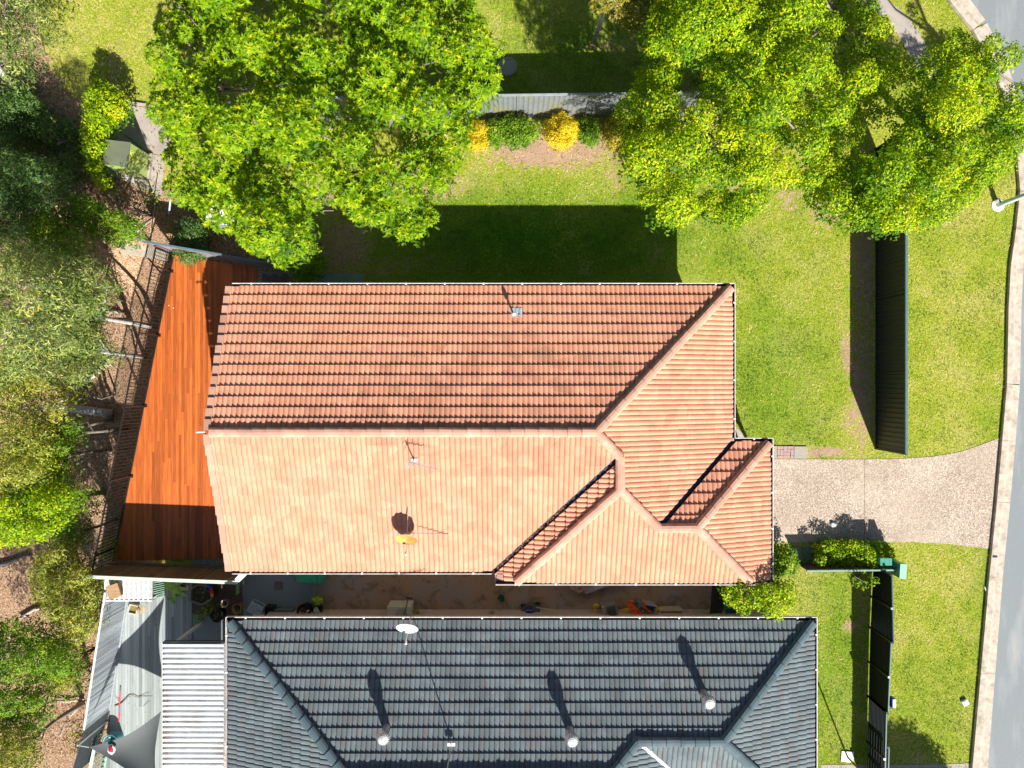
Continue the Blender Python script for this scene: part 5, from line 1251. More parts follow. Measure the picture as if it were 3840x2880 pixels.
# ------------------------------------------------------------------ slat fences south-east
SLF = M('charcoal_slat', (0.010, 0.014, 0.015), rough=0.7, spec=0.2)
def slat_fence(label, a, b, H0, H1, n, name='slat_fence', gapx=0.006, group='dark slat fence panels along the verge', posts=2):
    a = Vector(a); b = Vector(b); f = thing(name, label, 'fence', tuple(a), group)
    for i in range(n):
        z0a = 0.05 + (H0 - 0.06) * i / n; z0b = 0.05 + (H1 - 0.06) * i / n; h = (min(H0, H1) - 0.06) / n - gapx
        MB().bar(a + Vector((0, 0, z0a + h / 2)), b + Vector((0, 0, z0b + h / 2)), 0.018, h).build('slat', SLF, f)
    for k in range(posts + 1):
        t = k / posts; p = a.lerp(b, t); Hh = H0 + (H1 - H0) * t
        MB().box((p.x - 0.035, p.y, Hh / 2), (0.05, 0.06, Hh + 0.02)).build('post', BLACKM, f)
        MB().box((p.x - 0.03, p.y, Hh + 0.02), (0.07, 0.07, 0.02)).build('post_cap', GALV if k == 1 else BLACKM, f)
    MB().bar(a + Vector((0.005, 0, H0)), b + Vector((0.005, 0, H1)), 0.035, 0.035).build('top_rail', DARKCP, f)
    return f
slat_fence('dark slat fence panel next to the green letterbox, tallest of the row', P(3273, 2120), P(3263, 2350), 1.2, 1.46, 16)
slat_fence('dark slat fence panel carrying the small white box, second of the row', P(3262, 2350), P(3256, 2608), 1.34, 1.26, 15)
slat_fence('dark slat fence panel with wide gaps at the bottom of the view', P(3256, 2608), P(3250, 2950), 1.16, 1.12, 13, gapx=0.03)
slat_fence('narrow dark slat panel just behind the last fence panel at the bottom of the view', P(3268, 2740), P(3262, 2960), 1.1, 1.1, 6, gapx=0.1)
ch = P(3345, 2632, 1.1); cbx = thing('meter_box', 'small white and blue box fixed to the dark slat fence', 'box', tuple(ch))
MB().box(ch, (0.11, 0.30, 0.22)).build('body', M('blue_box', (0.03, 0.06, 0.35)), cbx); MB().box(ch + Vector((0.015, 0, 0.115)), (0.10, 0.26, 0.012)).build('lid', WHITE, cbx)
# low timber fence behind hedge
lf = thing('low_timber_fence', 'low dark paling fence with a pale green rail behind the clipped hedge', 'fence', tuple(P(2985, 2140)))
a = P(2985, 2112); b = P(3345, 2108); n = 34
for i in range(n):
    p = a.lerp(b, (i + .5) / n); MB().box((p.x, p.y, 0.42), (0.098, 0.018, 0.84 - .02 * random.random())).build('paling', OLDW2 if False else M('dark_paling', (0.12, 0.09, 0.07), (0.08, 0.06, 0.05), rnd=0.4), lf)
MB().bar(a + Vector((0, -0.04, 0.86)), b + Vector((0, -0.04, 0.86)), 0.05, 0.05).build('rail', M('grey_green_rail', (0.25, 0.36, 0.33)), lf)
MB().bar(a + Vector((0, 0.03, 0.3)), b + Vector((0, 0.03, 0.3)), 0.03, 0.05).build('rail', M('dark_paling', (0.1, 0.1, 0.1)), lf)
# letterboxes
LG = M('letterbox_green', (0.12, 0.42, 0.26), (0.09, 0.34, 0.2), rough=0.45); LGT = M('letterbox_top', (0.30, 0.62, 0.42), (0.25, 0.55, 0.36), rough=0.5)
t = P(3387, 2143, 1.1); lb = thing('letterbox', 'tall green pillar letterbox at the verge end of the hedge', 'letterbox', (t.x, t.y, 0))
MB().box((t.x, t.y, 0.54), (0.20, 0.46, 1.08), Matrix.Rotation(R(-4), 3, 'Z')).build('body', LG, lb); MB().box((t.x, t.y, 1.09), (0.215, 0.48, 0.03), Matrix.Rotation(R(-4), 3, 'Z')).build('cap', LGT, lb)
MB().box((t.x - 0.105, t.y, 0.85), (0.01, 0.26, 0.03)).build('slot', BLACKM, lb)
ringm = MB().lathe([(0.05, 0), (0.062, 0.006), (0.074, 0)], (t.x - .112, t.y + .02, .55), 16, Matrix.Rotation(R(90), 3, 'Y'), cap=False); ringm.build('emblem_ring', M('pale_ring', (0.4, .6, .4)), lb)
t = P(3322, 2107, 0.95); lb = thing('letterbox', 'small dark green letterbox half hidden in the hedge', 'letterbox', (t.x, t.y, 0))
MB().box((t.x, t.y, 0.4), (0.09, 0.09, 0.8)).build('post', LG, lb); MB().box((t.x, t.y, 0.86), (0.36, 0.20, 0.18)).build('body', LG, lb); MB().box((t.x, t.y, 0.96), (0.39, 0.24, 0.02)).build('lid', M('dark_green_lid', (0.05, 0.28, 0.20)), lb)
# bag on driveway
p = P(3123, 1966); V_, F_ = lump(p + Vector((0, 0, .06)), .10, 8, (1.1, .8, .6)); bg_ = mk('plastic_bag', V_, F_, WHITE, None, True); setp(bg_, 'crumpled white plastic bag lying in the hedge shadow on the driveway', 'bag')
# street light
c = P(3741, 770); sl_ = thing('street_light', 'tall pale steel street light pole on a round concrete footing', 'street light', tuple(c))
MB().lathe([(0.22, -0.05), (0.22, 0.03), (0.2, 0.035)], c, 24).build('footing', M('white_footing', (0.78, 0.76, 0.74)), sl_)
MB().tube([c, c + Vector((0, 0, 0.5)), c + Vector((0, 0, 8.2))], [0.085, 0.08, 0.05], 12).build('pole', M('pale_pole', (0.55, 0.68, 0.70), (0.45, .58, .62)), sl_, True)
MB().box(c + Vector((-0.07, 0.07, 0.12)), (0.09, 0.2, 0.22), Matrix.Rotation(.6, 3, 'Z')).build('access_cover', WHITE, sl_)
MB().tube([c + Vector((0, 0, 8.2)), c + Vector((1.2, 0.3, 8.5))], 0.04, 8).build('arm', GALV, sl_); MB().box(c + Vector((1.5, .36, 8.5)), (0.6, 0.24, 0.12)).build('lamp_head', GALV, sl_)
c = P(3176, 2836); po = thing('pole', 'thin dark pole standing on a square white concrete pad near the bottom of the view', 'pole', tuple(c))
MB().box(c + Vector((0, 0, 0.02)), (0.42, 0.36, 0.05), Matrix.Rotation(-.08, 3, 'Z')).build('concrete_pad', WHITE, po); MB().tube([c, c + Vector((0, 0, 3.3))], 0.03, 8).build('shaft', M('brown_pole', (.22, .16, .1)), po)
sheet('path', [(3080, 2868), (3480, 2868), (3640, 2862), (3640, 3000), (3080, 3000)], 0.014, PATHC)
def marker(label, x, y, d, mat=WHITE, rot=0.2, name='marker', cat='marker'):
    c = P(x, y); o = MB().box((c.x, c.y, d[2] / 2), d, Matrix.Rotation(rot, 3, 'Z')).box((c.x, c.y, d[2] + .006), (d[0] * .7, d[1] * .7, .012), Matrix.Rotation(rot, 3, 'Z')).build(name, mat); return setp(o, label, cat)
marker('small white concrete marker block on the bottom right verge', 3615, 2632, (0.2, 0.18, 0.1), rot=0.5)
marker('small white stake at the kerb edge halfway up the right side', 3784, 1052, (0.03, 0.19, 0.05), rot=0.3, name='stake', cat='stake')
marker('small white stake at the verge edge below the driveway', 3692, 2208, (0.03, 0.18, 0.05), rot=0.3, name='stake', cat='stake')
marker('dark drain outlet let into the kerb below the driveway', 3722, 2084, (0.17, 0.06, 0.135), M('dark_outlet', (.05, .05, .06)), 0, 'kerb_outlet', 'drain')
# manhole
c = P(1903, 250); o = MB().lathe([(0.33, -.02), (0.33, .035), (.29, .04), (.285, .03), (0, .03)], c, 28).build('manhole', PATHC); setp(o, 'round concrete manhole cover on the back lawn beside the whorled leaf tree', 'manhole')

# ------------------------------------------------------------------ person beside the garage (mostly hidden by the eave, casts the two-legged shadow)
def person(loc, label, shirt, trousers, skin, hair, face=0.0):
    t = thing('person', label, 'person', loc); L = Vector(loc); Rm = Matrix.Rotation(face, 3, 'Z')
    def skinobj(name, pts, edges, rad, mat, sub=1):
        me = bpy.data.meshes.new(name); me.from_pydata([tuple(Rm @ Vector(p)) for p in pts], edges, []); me.materials.append(mat)
        o = link(name, me, t); m = o.modifiers.new('Skin', 'SKIN'); me.skin_vertices[0].data[0].use_root = True
        for i, r in enumerate(rad): me.skin_vertices[0].data[i].radius = r if isinstance(r, tuple) else (r, r)
        s = o.modifiers.new('Subd', 'SUBSURF'); s.levels = sub; s.render_levels = sub; return o
    pts = [(0, 0, .95), (0, 0, 1.15), (0, .01, 1.36), (0, 0, 1.47), (0, .0, 1.55), (0, .01, 1.66), (-.2, 0, 1.39), (-.25, .02, 1.12), (-.24, -.06, .88), (.2, 0, 1.39), (.25, .02, 1.12), (.2, -.16, 1.0), (-.1, 0, .88), (-.13, -.02, .5), (-.14, .03, .08), (-.15, -.14, .04), (.1, 0, .88), (.15, -.02, .5), (.17, .03, .08), (.18, -.14, .04)]
    ed = [(0, 1), (1, 2), (2, 3), (3, 4), (4, 5), (2, 6), (6, 7), (7, 8), (2, 9), (9, 10), (10, 11), (0, 12), (12, 13), (13, 14), (14, 15), (0, 16), (16, 17), (17, 18), (18, 19)]
    rd = [(.15, .11), (.13, .1), (.15, .1), .055, .07, .085, .055, .042, .03, .055, .042, .03, .09, .06, .045, .035, .09, .06, .045, .035]
    skinobj('body', pts, ed, rd, skin, 2)
    skinobj('shirt', [(0, 0, .93), (0, 0, 1.15), (0, .01, 1.38), (-.2, 0, 1.4), (-.24, .01, 1.2), (.2, 0, 1.4), (.24, .01, 1.2)], [(0, 1), (1, 2), (2, 3), (3, 4), (2, 5), (5, 6)], [(.17, .125), (.15, .12), (.165, .115), .065, .06, .065, .06], shirt, 2)
    skinobj('trousers', [(0, 0, .96), (-.1, 0, .86), (-.13, -.02, .5), (-.14, .02, .12), (.1, 0, .86), (.15, -.02, .5), (.17, .02, .12)], [(0, 1), (1, 2), (2, 3), (0, 4), (4, 5), (5, 6)], [(.16, .12), .1, .072, .058, .1, .072, .058], trousers, 2)
    mb = MB(); mb.lathe([(.10, -.02), (.105, .03), (.09, .075), (.05, .105), (0, .112)], Vector((0, .02, 1.66)), 14); [None]
    mk('hair', [tuple(L + Rm @ Vector(v)) for v in mb.V], mb.F, hair, t, True)
    f = MB().box((0, -.098, 1.645), (.025, .03, .04)).box((-.032, -.082, 1.67), (.025, .012, .012)).box((.032, -.082, 1.67), (.025, .012, .012)).box((0, -.084, 1.60), (.05, .012, .01)); mk('face_features', [tuple(L + Rm @ Vector(v)) for v in f.V], f.F, M('lip_skin', (.35, .16, .1)), t)
    for sx in (-1, 1):
        hb = Vector((-.24, -.07, .86)) if sx < 0 else Vector((.2, -.18, .99)); m = MB(); m.tube([hb + Vector((0, .01, .05)), hb, hb + Vector((0, -.01, -.06))], [.028, .036, .034], 8)
        for q, ln in enumerate((.065, .075, .07, .055)): o_ = hb + Vector(((q - 1.5) * .018, -.01, -.06)); m.tube([o_, o_ + Vector((0, -.012, -ln * .5)), o_ + Vector((0, -.03, -ln))], [.010, .009, .006], 5)
        m.tube([hb + Vector((-sx * .03, -.01, -.01)), hb + Vector((-sx * .05, -.03, -.05))], [.012, .008], 5); mk('hand', [tuple(L + Rm @ Vector(v)) for v in m.V], m.F, skin, t, True)
    for sx in (-1, 1): m = MB().box((sx * .15, -.06, .035), (.095, .27, .07)); mk('shoe', [tuple(L + Rm @ Vector(v)) for v in m.V], m.F, BLACKM, t)
person((8.02, -2.12, 0.02), 'person in dark clothes standing beside the garage, casting a two-legged shadow on the lawn', M('navy_shirt', (.03, .04, .07)), M('dark_trousers', (.03, .03, .035)), M('skin', (.45, .27, .19)), M('brown_hair', (.05, .03, .02)), R(20))

# ------------------------------------------------------------------ bits in the side passage
def pm(name, c, rough=.6, c2=None, **k): return M(name, c, c2, rough=rough, **k)
TERR = pm('terracotta_pot', (.42, .22, .12)); CREAM = pm('cream_pot', (.55, .45, .32)); BLKP = pm('black_plastic', (.018, .02, .022), .45); SOIL = pm('potting_soil', (.06, .04, .025), .95, bumps=.8)
sheet('garden_bed', [(722, 2150), (906, 2150), (912, 2300), (905, 2335), (722, 2300)], 0.014, pm('mulch', (.16, .10, .07), .95, (.08, .05, .035), scale=14, bumps=.9))
def pot(label, x, y, r, h, mat, plant=None, cat='plant pot', mouth=.82, seed=0, name='plant_pot'):
    c = P(x, y, h); c.z = 0; t = thing(name, label, cat, tuple(c))
    MB().lathe([(r * .72, 0), (r, h), (r * 1.04, h), (r * mouth, h - .01), (r * mouth * .9, h - .08)], c, 24, cap=False).build('pot', mat, t, True)
    MB().lathe([(r * .88, h - .07), (0, h - .05)], c, 20, cap=False).build('soil', SOIL, t)
    if plant:
        k = plant[1]; cl_ = [(c.x + random.uniform(-.4, .4) * r, c.y + random.uniform(-.4, .4) * r, h + .02, r * .75, r * .5)]
        V_, T_, ti_ = clumps_fine(cl_, k, .09, .05); npmesh('foliage', V_, T_, plant[0], t, ti_)
    return t
pot('cream rimmed round pot on the mulch near the rainbow garland', 840, 2264, .13, .3, CREAM)
pot('terracotta pot with a green plant beside the white lattice crate', 888, 2283, .165, .35, TERR, (G4, 300))
pot('wide black pot beside the ivy at the corner of the charcoal roof', 813, 2310, .22, .4, BLKP, (G6, 200))
pot('black tub filled with rubbish beside the rectangular grey planter', 1138, 2292, .23, .45, BLKP, (LIT, 160), 'tub', name='tub')
pot('black round pot holding a torn soil bag', 1188, 2294, .17, .35, BLKP, None)
p = P(1186, 2293, .4); V_, F_ = lump(p, .12, 12, (1, 1, .4), amp=.25); setp(mk('soil_bag', V_, F_, pm('torn_bag', (.5, .5, .42), .5, (.1, .14, .1), scale=14), None, True), 'torn pale soil bag slumped in the black round pot', 'bag')
p = P(1186, 2257, .3); V_, F_ = lump(p - Vector((0, 0, .12)), .19, 15, (1, .85, .6), amp=.3); setp(mk('lime_bag', V_, F_, pm('lime_plastic', (.33, .50, .02), .4), None, True), 'crumpled lime green plastic bag beside the black pots', 'bag')
# lattice crate
c = P(955, 2284, .3); t = thing('lattice_crate', 'white lattice plastic crate tipped beside the charcoal roof corner', 'crate', (c.x, c.y, 0)); Mz = Matrix.Rotation(R(-28), 3, 'Z'); CRT = pm('crate_white', (.55, .62, .64))
for s1 in (-1, 1):
    for k in range(9):
        u = -.2 + .4 * k / 8
        q1 = Mz @ Vector((u, -.16, .28)); q2 = Mz @ Vector((u * .3 + s1 * .13, .16, .28)); o_ = Vector((c.x, c.y, 0)); MB().bar(o_ + q1, o_ + q2, .011, .012).build('lattice_bar', CRT, t)
for a_, b_2 in (((-.21, -.17), (.21, -.17)), ((.21, -.17), (.21, .17)), ((.21, .17), (-.21, .17)), ((-.21, .17), (-.21, -.17))):
    for z in (.02, .28): MB().bar(Vector((c.x, c.y, z)) + Mz @ Vector((*a_, 0)), Vector((c.x, c.y, z)) + Mz @ Vector((*b_2, 0)), .025, .03).build('rim', CRT, t)
    MB().bar(Vector((c.x, c.y, .02)) + Mz @ Vector((*a_, 0)), Vector((c.x, c.y, .29)) + Mz @ Vector((*a_, 0)), .022, .022).build('corner_post', CRT, t)
def openbox(name, label, cat, x0, y0, x1, y1, h, mat, wall=.02, inner=None, rot=0):
    a = P(x0, y0, h); b = P(x1, y1, h); cx, cy = (a.x + b.x) / 2, (a.y + b.y) / 2; W_, H_ = abs(b.x - a.x), abs(a.y - b.y); t = thing(name, label, cat, (cx, cy, 0))
    Mz = Matrix.Rotation(rot, 3, 'Z'); o_ = Vector((cx, cy, 0))
    m = MB()
    for dx, dy, w_, h_ in ((0, H_ / 2, W_, wall), (0, -H_ / 2, W_, wall), (W_ / 2, 0, wall, H_ - wall), (-W_ / 2, 0, wall, H_ - wall)): m.box(o_ + Mz @ Vector((dx, dy, h / 2)), (w_, h_, h), Mz)
    m.build('wall', mat, t); MB().box(o_ + Vector((0, 0, .02)), (W_ - wall, H_ - wall, .04), Mz).build('base', mat, t)
    if inner: MB().box(o_ + Vector((0, 0, h * .6)), (W_ - wall * 2.2, H_ - wall * 2.2, .04), Mz).build('fill', inner, t)
    return t
openbox('grey_planter', 'rectangular grey planter tub against the charcoal roof gutter', 'planter', 1028, 2290, 1098, 2330, .3, pm('grey_plastic', (.16, .19, .19)), .035, SOIL)
openbox('black_basket', 'black plastic basket with a looped handle beside the lattice crate', 'basket', 994, 2276, 1026, 2322, .3, BLKP, .02, SOIL)
MB_ = MB().tube([P(1000, 2278, .35), P(1015, 2270, .4), P(1036, 2280, .38), P(1056, 2276, .3)], .012, 6); setp(MB_.build('cable_coil', BLKP), 'black cable looped over the black plastic basket', 'cable')
openbox('plastic_tray', 'white plastic tray edge poking from under the charcoal roof gutter', 'frame', 948, 2308, 990, 2335, .25, WHITE, .03)
openbox('drain_grate', 'square drain pit with leaves in the side passage concrete', 'drain', 1030, 2184, 1057, 2210, .04, pm('drain_frame', (.12, .12, .12)), .03, pm('drain_leaves', (.3, .2, .16), .9, (.08, .06, .05), scale=40))
# tarp covered box
t = thing('covered_box', 'storage box wrapped in a green tarpaulin under the south eave of the salmon roof', 'tarpaulin box', tuple(P(1155, 2150)))
z = .75; A4 = [P(1098, 2135, z), P(1216, 2130, z), P(1214, 2176, z), P(1196, 2190, z * .98), P(1118, 2181, z)]
B4 = [Vector((v.x, v.y, 0)) for v in A4]; V = [tuple(v) for v in A4 + B4]; n = 5
mk('tarpaulin', V, [tuple(range(n))[::-1]] + [(i, (i + 1) % n, n + (i + 1) % n, n + i) for i in range(n)], pm('green_tarp', (.03, .33, .17), .4, (.02, .24, .13), scale=5, bumps=.8), t)
MB().tube([P(1102, 2150, z + .01), P(1106, 2178, z + .01)], .02, 6).tube([P(1185, 2146, z + .01), P(1192, 2188, z + .01)], .012, 6).build('fold', pm('dark_green_fold', (.01, .16, .08)), t)
setp(MB().tube([P(1020, 2148, .02), P(1060, 2150, .02), P(1095, 2160, .02)], .018, 6).build('blue_pipe', pm('blue_pipe', (.05, .32, .45))), 'thin blue pipe on the concrete beside the green tarpaulin box', 'pipe')
for k, (xa_, ya_, xb_, yb_) in enumerate([(1256, 2318, 1273, 2278), (1268, 2316, 1278, 2290), (1275, 2320, 1279, 2296)]):
    setp(MB().tube([P(xa_, ya_, .05), P(xb_, yb_, .12)], .02, 6).build('stick', TWIG), ['longest timber stick of the bundle by the charcoal gutter', 'middle timber stick of the bundle by the charcoal gutter', 'shortest timber stick of the bundle by the charcoal gutter'][k], 'stick')
def fern(label, x, y, L_, n, seed=0, mat=G4, h=.25, name='fern', a0=-180, a1=180):
    rs = random.Random(seed); c = P(x, y, 0); t = thing(name, label, 'plant', tuple(c)); Cs = []; As = []; Ns = []; Ls = []
    for i in range(n):
        a = R(a0 + (a1 - a0) * (i + rs.random() * .7) / n); ln = L_ * rs.uniform(.7, 1.1); d = Vector((math.cos(a), math.sin(a), 0)); sd_ = Vector((-d.y, d.x, 0))
        for q in range(3, 16):
            u = q / 15; p = c + d * ln * u + Vector((0, 0, h + .25 * math.sin(u * 2.4))); lf_ = .11 * (1 - abs(u - .4)) * L_ / .4
            for s in (-1, 1): Cs.append(tuple(p)); As.append(tuple(sd_ * s + d * .35)); Ns.append((rs.uniform(-.2, .2), rs.uniform(-.2, .2), 1)); Ls.append(lf_)
    Cs, As, Ns, Ls = map(np.array, (Cs, As, Ns, Ls)); V_, T_, ti_ = leaf_arrays(Cs, As, Ns, Ls, Ls * .3, rng.random(len(Ls)), .1); npmesh('fronds', V_, T_, mat, t, ti_)
    MB().tube([c, c + Vector((0, 0, h))], .03, 6).build('stem', BARK, t); return t
fern('fern growing right of the timber sticks by the charcoal gutter', 1320, 2315, .32, 6, 1, a0=20, a1=160)
fern('fern growing just left of the air conditioner unit', 1385, 2318, .35, 6, 2, a0=20, a1=160)
fern('tall upright fern touching the right side of the air conditioner unit', 1556, 2312, .50, 4, 3, a0=70, a1=130)
fern('spreading fern second from the air conditioner unit', 1585, 2318, .45, 6, 4, a0=40, a1=150)
fern('fern at the far right end of the side passage', 2645, 2318, .45, 5, 5, a0=60, a1=150)
fern('small fern by the hose in the side passage', 1842, 2312, .42, 3, 6, a0=70, a1=110)
# air conditioner
a = P(1447, 2276, .75); b = P(1545, 2330, .75); t = thing('air_conditioner', 'cream air conditioner unit with round fan grille in the side passage', 'air conditioner', ((a.x + b.x) / 2, (a.y + b.y) / 2, 0))
cx, cy = (a.x + b.x) / 2, (a.y + b.y) / 2; ACM = pm('cream_casing', (.62, .58, .47)); MB().box((cx, cy, .4), (.80, a.y - b.y, .7)).build('casing', ACM, t)
m = MB()
for r_ in (.05, .09, .13, .17): m.lathe([(r_, .752), (r_ + .008, .76), (r_ + .016, .752)], (cx + .08, cy + .02, 0), 24, cap=False)
m.build('fan_grille', pm('grille_grey', (.34, .33, .28)), t)
for dx in (-.3, .3): MB().box((cx + dx, cy, .03), (.06, .36, .05)).build('foot', BLACKM, t)
t = thing('spade', 'spade with a D-shaped handle lying over the air conditioner unit', 'spade', tuple(P(1520, 2270, .8))); SPM = pm('spade_dark', (.05, .045, .05), .5)
MB().tube([P(1517, 2300, .82), P(1531, 2245, .84)], .014, 6).build('shaft', SPM, t); MB().box(P(1534, 2242, .84), (.22, .05, .02), Matrix.Rotation(-.1, 3, 'Z')).build('blade', SPM, t)
MB().tube([P(1517, 2300, .82), P(1511, 2305, .82), P(1513, 2312, .82), P(1523, 2312, .82), P(1524, 2305, .82), P(1518, 2300, .82)], .01, 6).build('handle', pm('handle_green', (.03, .12, .1)), t)
t = thing('edging_rail', 'long pale low rail running along the side passage beside the charcoal gutter', 'rail', tuple(P(1780, 2306)))
MB().bar(P(1620, 2310, .18), P(1952, 2298, .18), .05, .04).build('rail', pm('pale_rail', (.5, .47, .4)), t)
for i in range(9): p = P(1630 + i * 38, 2312 - i * 1.4, .1); MB().box(p, (.03, .1, .18)).build('post', pm('pale_rail', (.5, .47, .4)), t)
p = P(1612, 2296, .15); V_, F_ = lump(p, .1, 30, (1, 1, .5), amp=.3); setp(mk('crumpled_wrap', V_, F_, pm('grey_wrap', (.5, .5, .48)), None, True), 'crumpled pale wrapping at the left end of the low pale rail', 'wrapping')
# garden hose
t = thing('garden_hose', 'green garden hose making one loop in the side passage', 'hose', tuple(P(1885, 2275))); HO = pm('hose_green', (.02, .34, .22), .4); hp_ = [P(1885 + 21 * math.cos(R(a_)), 2270 + 23 * math.sin(R(a_)), .03 + .0005 * (a_ + 90)) for a_ in range(-90, 260, 20)]
MB().tube([P(1880, 2248, .05)] + hp_, .013, 6).build('loop', HO, t); MB().tube([P(1882, 2292, .07), P(1905, 2298, .04), P(1925, 2296, .04), P(1945, 2284, .04)], .013, 6).build('tail', HO, t); MB().box(P(1883, 2292, .09), (.05, .05, .04)).build('coupling', HO, t)
MB().lathe([(.10, 0), (.11, .12), (.09, .15), (0, .15)], P(1879, 2240), 18).build('reel', pm('reel_green', (.01, .05, .035)), t)
MB().box(P(1878, 2312, .3), (.14, .06, .05)).build('tap_block', WHITE, t)
# lawn mower
c = P(1985, 2298, .3); t = thing('lawn_mower', 'lawn mower with a blue engine cover and folded white handle', 'lawn mower', (c.x, c.y, 0)); DKG = pm('mower_deck', (.10, .105, .11), .4)
MB().prism([(c.x + r_ * math.cos(a_), c.y + .9 * r_ * math.sin(a_)) for a_, r_ in [(i * 2 * math.pi / 20, .27 if i not in (0, 1, 19) else .31) for i in range(20)]], .1, .22).build('deck', DKG, t)
MB().box((c.x + .24, c.y + .02, .2), (.26, .42, .14)).build('grass_chute', DKG, t)
MB().lathe([(.17, .22), (.17, .36), (.12, .40), (0, .41)], (c.x + .02, c.y - .03, 0), 20).build('engine_cover', pm('engine_blue', (.015, .02, .30), .35), t)
MB().lathe([(.07, .405), (.07, .43), (0, .44)], (c.x + .04, c.y - .04, 0), 14).build('starter', BLACKM, t); MB().box((c.x + .13, c.y - .02, .4), (.03, .12, .03)).build('label_strip', pm('label_yellow', (.65, .6, .05)), t)
MB().tube([(c.x - .12, c.y + .1, .41), (c.x - .02, c.y + .14, .42), (c.x + .08, c.y + .1, .41)], .012, 6).build('bar', GALV, t)
for dx, dy in ((-.2, .2), (-.2, -.24), (.3, .25), (.3, -.25)): MB().lathe([(.09, -.03), (.09, .03), (.03, .035)], (c.x + dx, c.y + dy, .09), 16, Matrix.Rotation(R(90), 3, 'X')).build('wheel', BLACKM, t)
HW = pm('cream_tube', (.6, .53, .42)); MB().tube([P(2012, 2278, .45), P(2075, 2287, .6), P(2080, 2295, .62), P(2070, 2314, .62), P(2068, 2330, .6)], .013, 6).tube([P(2030, 2281, .48), P(2037, 2312, .5), P(2015, 2307, .42)], .011, 6).build('handle', HW, t)
t = thing('paver_stack', 'row of mouldy black concrete slabs between the mower and the yellow paddle', 'slabs', tuple(P(2150, 2305)))
for i in range(4): MB().box(P(2100 + i * 36, 2308, .1), (.31, .34, .12)).build('slab', pm('mouldy_slab', (.05, .045, .04), .9, (.22, .19, .15), scale=5), t)
t = thing('paddle', 'yellow plastic paddle standing left of the grey slatted box', 'paddle', tuple(P(2236, 2300))); YP = pm('mustard_plastic', (.55, .40, .02), .5)
MB().bar(P(2232, 2330, .4), P(2232, 2275, .4), .075, .03).build('shaft', YP, t); V_, F_ = lump(P(2236, 2272, .42), .10, 40, (1.1, .8, .25), amp=.05); mk('blade', V_, F_, YP, t, True)
# grey slatted box (heat pump) and kayak, towel etc.
a = P(2257, 2262, .6); b = P(2322, 2335, .6); cx, cy = (a.x + b.x) / 2, (a.y + b.y) / 2; t = thing('barbecue', 'grey slatted appliance with a curved dark hood beside the yellow kayak', 'barbecue', (cx, cy, 0)); Mz = Matrix.Rotation(R(12), 3, 'Z'); o_ = Vector((cx, cy, 0))
MB().box(o_ + Vector((0, 0, .3)), (.52, .56, .55), Mz).build('body', pm('stone_grey', (.26, .24, .21)), t)
for i in range(7): MB().box(o_ + Mz @ Vector((-.2, -.24 + .08 * i, .60)), (.12, .05, .03), Mz).build('slat', pm('light_stone', (.42, .39, .34)), t)
m = MB(); m.tube([o_ + Mz @ Vector((.06, -.25, .58)), o_ + Mz @ Vector((.06, .2, .58))], .14, 14); m.build('hood', pm('dark_hood', (.07, .065, .06), .5), t)
t = thing('kayak', 'yellow plastic kayak lying along the side passage', 'kayak', tuple(P(2450, 2300))); KY = pm('kayak_yellow', (.66, .40, .03), .45, (.55, .32, .02)); V = []; F = []
x0, x1 = P(2318, 2300, .3).x, P(2570, 2300, .3).x; yc = P(2400, 2305, .3).y; n = 26; m = 12
for i in range(n + 1):
    u = i / n; wd = .30 * (math.sin(math.pi * min(1, max(0, u))) ** .55) + .005
    for j in range(m):
        a_ = 2 * math.pi * j / m; V.append((x0 + (x1 - x0) * u, yc + .04 - .12 * u + wd * math.cos(a_), .22 + .15 * math.sin(a_) * (wd / .3) ** .5 * (1 - .4 * (math.sin(a_) > 0) * (abs(math.cos(a_)) < .6) * (.25 < u < .7))))
for i in range(n):
    for j in range(m): F.append((i * m + j, i * m + (j + 1) % m, (i + 1) * m + (j + 1) % m, (i + 1) * m + j))
mk('hull', V, F, KY, t, True); MB().lathe([(.11, .37), (.10, .38), (.09, .36)], P(2345, 2295, 0), 18, cap=False).build('hatch_rim', pm('hatch', (.5, .33, .04)), t)
def cloth(name, label, px, z, mat, amp=.05, parent=None, n=14, seed=0):
    """draped cloth over a px quadrilateral"""
    rs = random.Random(seed); q = [P(x, y, z) for x, y in px]; V = []; F = []; ph = rs.random() * 6
    for i in range(n + 1):
        for j in range(n + 1):
            u, v = i / n, j / n; p = (q[0] * (1 - u) + q[1] * u) * (1 - v) + (q[3] * (1 - u) + q[2] * u) * v
            e = .03 * math.sin(9 * u + ph) * (v in (0, 1)) + .03 * math.sin(8 * v + ph) * (u in (0, 1))
            V.append((p.x + e, p.y + e, p.z + amp * (math.sin(u * 11 + v * 4 + ph) * .6 + math.sin(v * 13 - u * 5 + ph) * .5)))
    for i in range(n):
        for j in range(n): k = i * (n + 1) + j; F.append((k, k + 1, k + n + 2, k + n + 1))
    if parent is not None: return mk(name, V, F, mat, parent, True)
    o = mk(name, V, F, mat, None, True); return o
t = thing('beach_towel', 'orange and teal patterned towel draped over the yellow kayak', 'towel', tuple(P(2400, 2280, .5)))
OR = pm('towel_orange', (.75, .11, .015), .9); TL = pm('towel_teal', (.03, .30, .38), .9); GY = pm('towel_grey', (.12, .10, .10), .9)
cloth('fabric', '', [(2352, 2252), (2392, 2246), (2404, 2270), (2360, 2290)], .50, OR, .03, t, 10, 1)
cloth('fabric', '', [(2372, 2262), (2402, 2256), (2458, 2308), (2430, 2322)], .52, GY, .03, t, 10, 2)
cloth('fabric', '', [(2362, 2286), (2384, 2270), (2412, 2312), (2390, 2326)], .54, OR, .03, t, 10, 3)
cloth('fabric', '', [(2398, 2254), (2408, 2262), (2446, 2302), (2432, 2300)], .55, OR, .02, t, 8, 4)
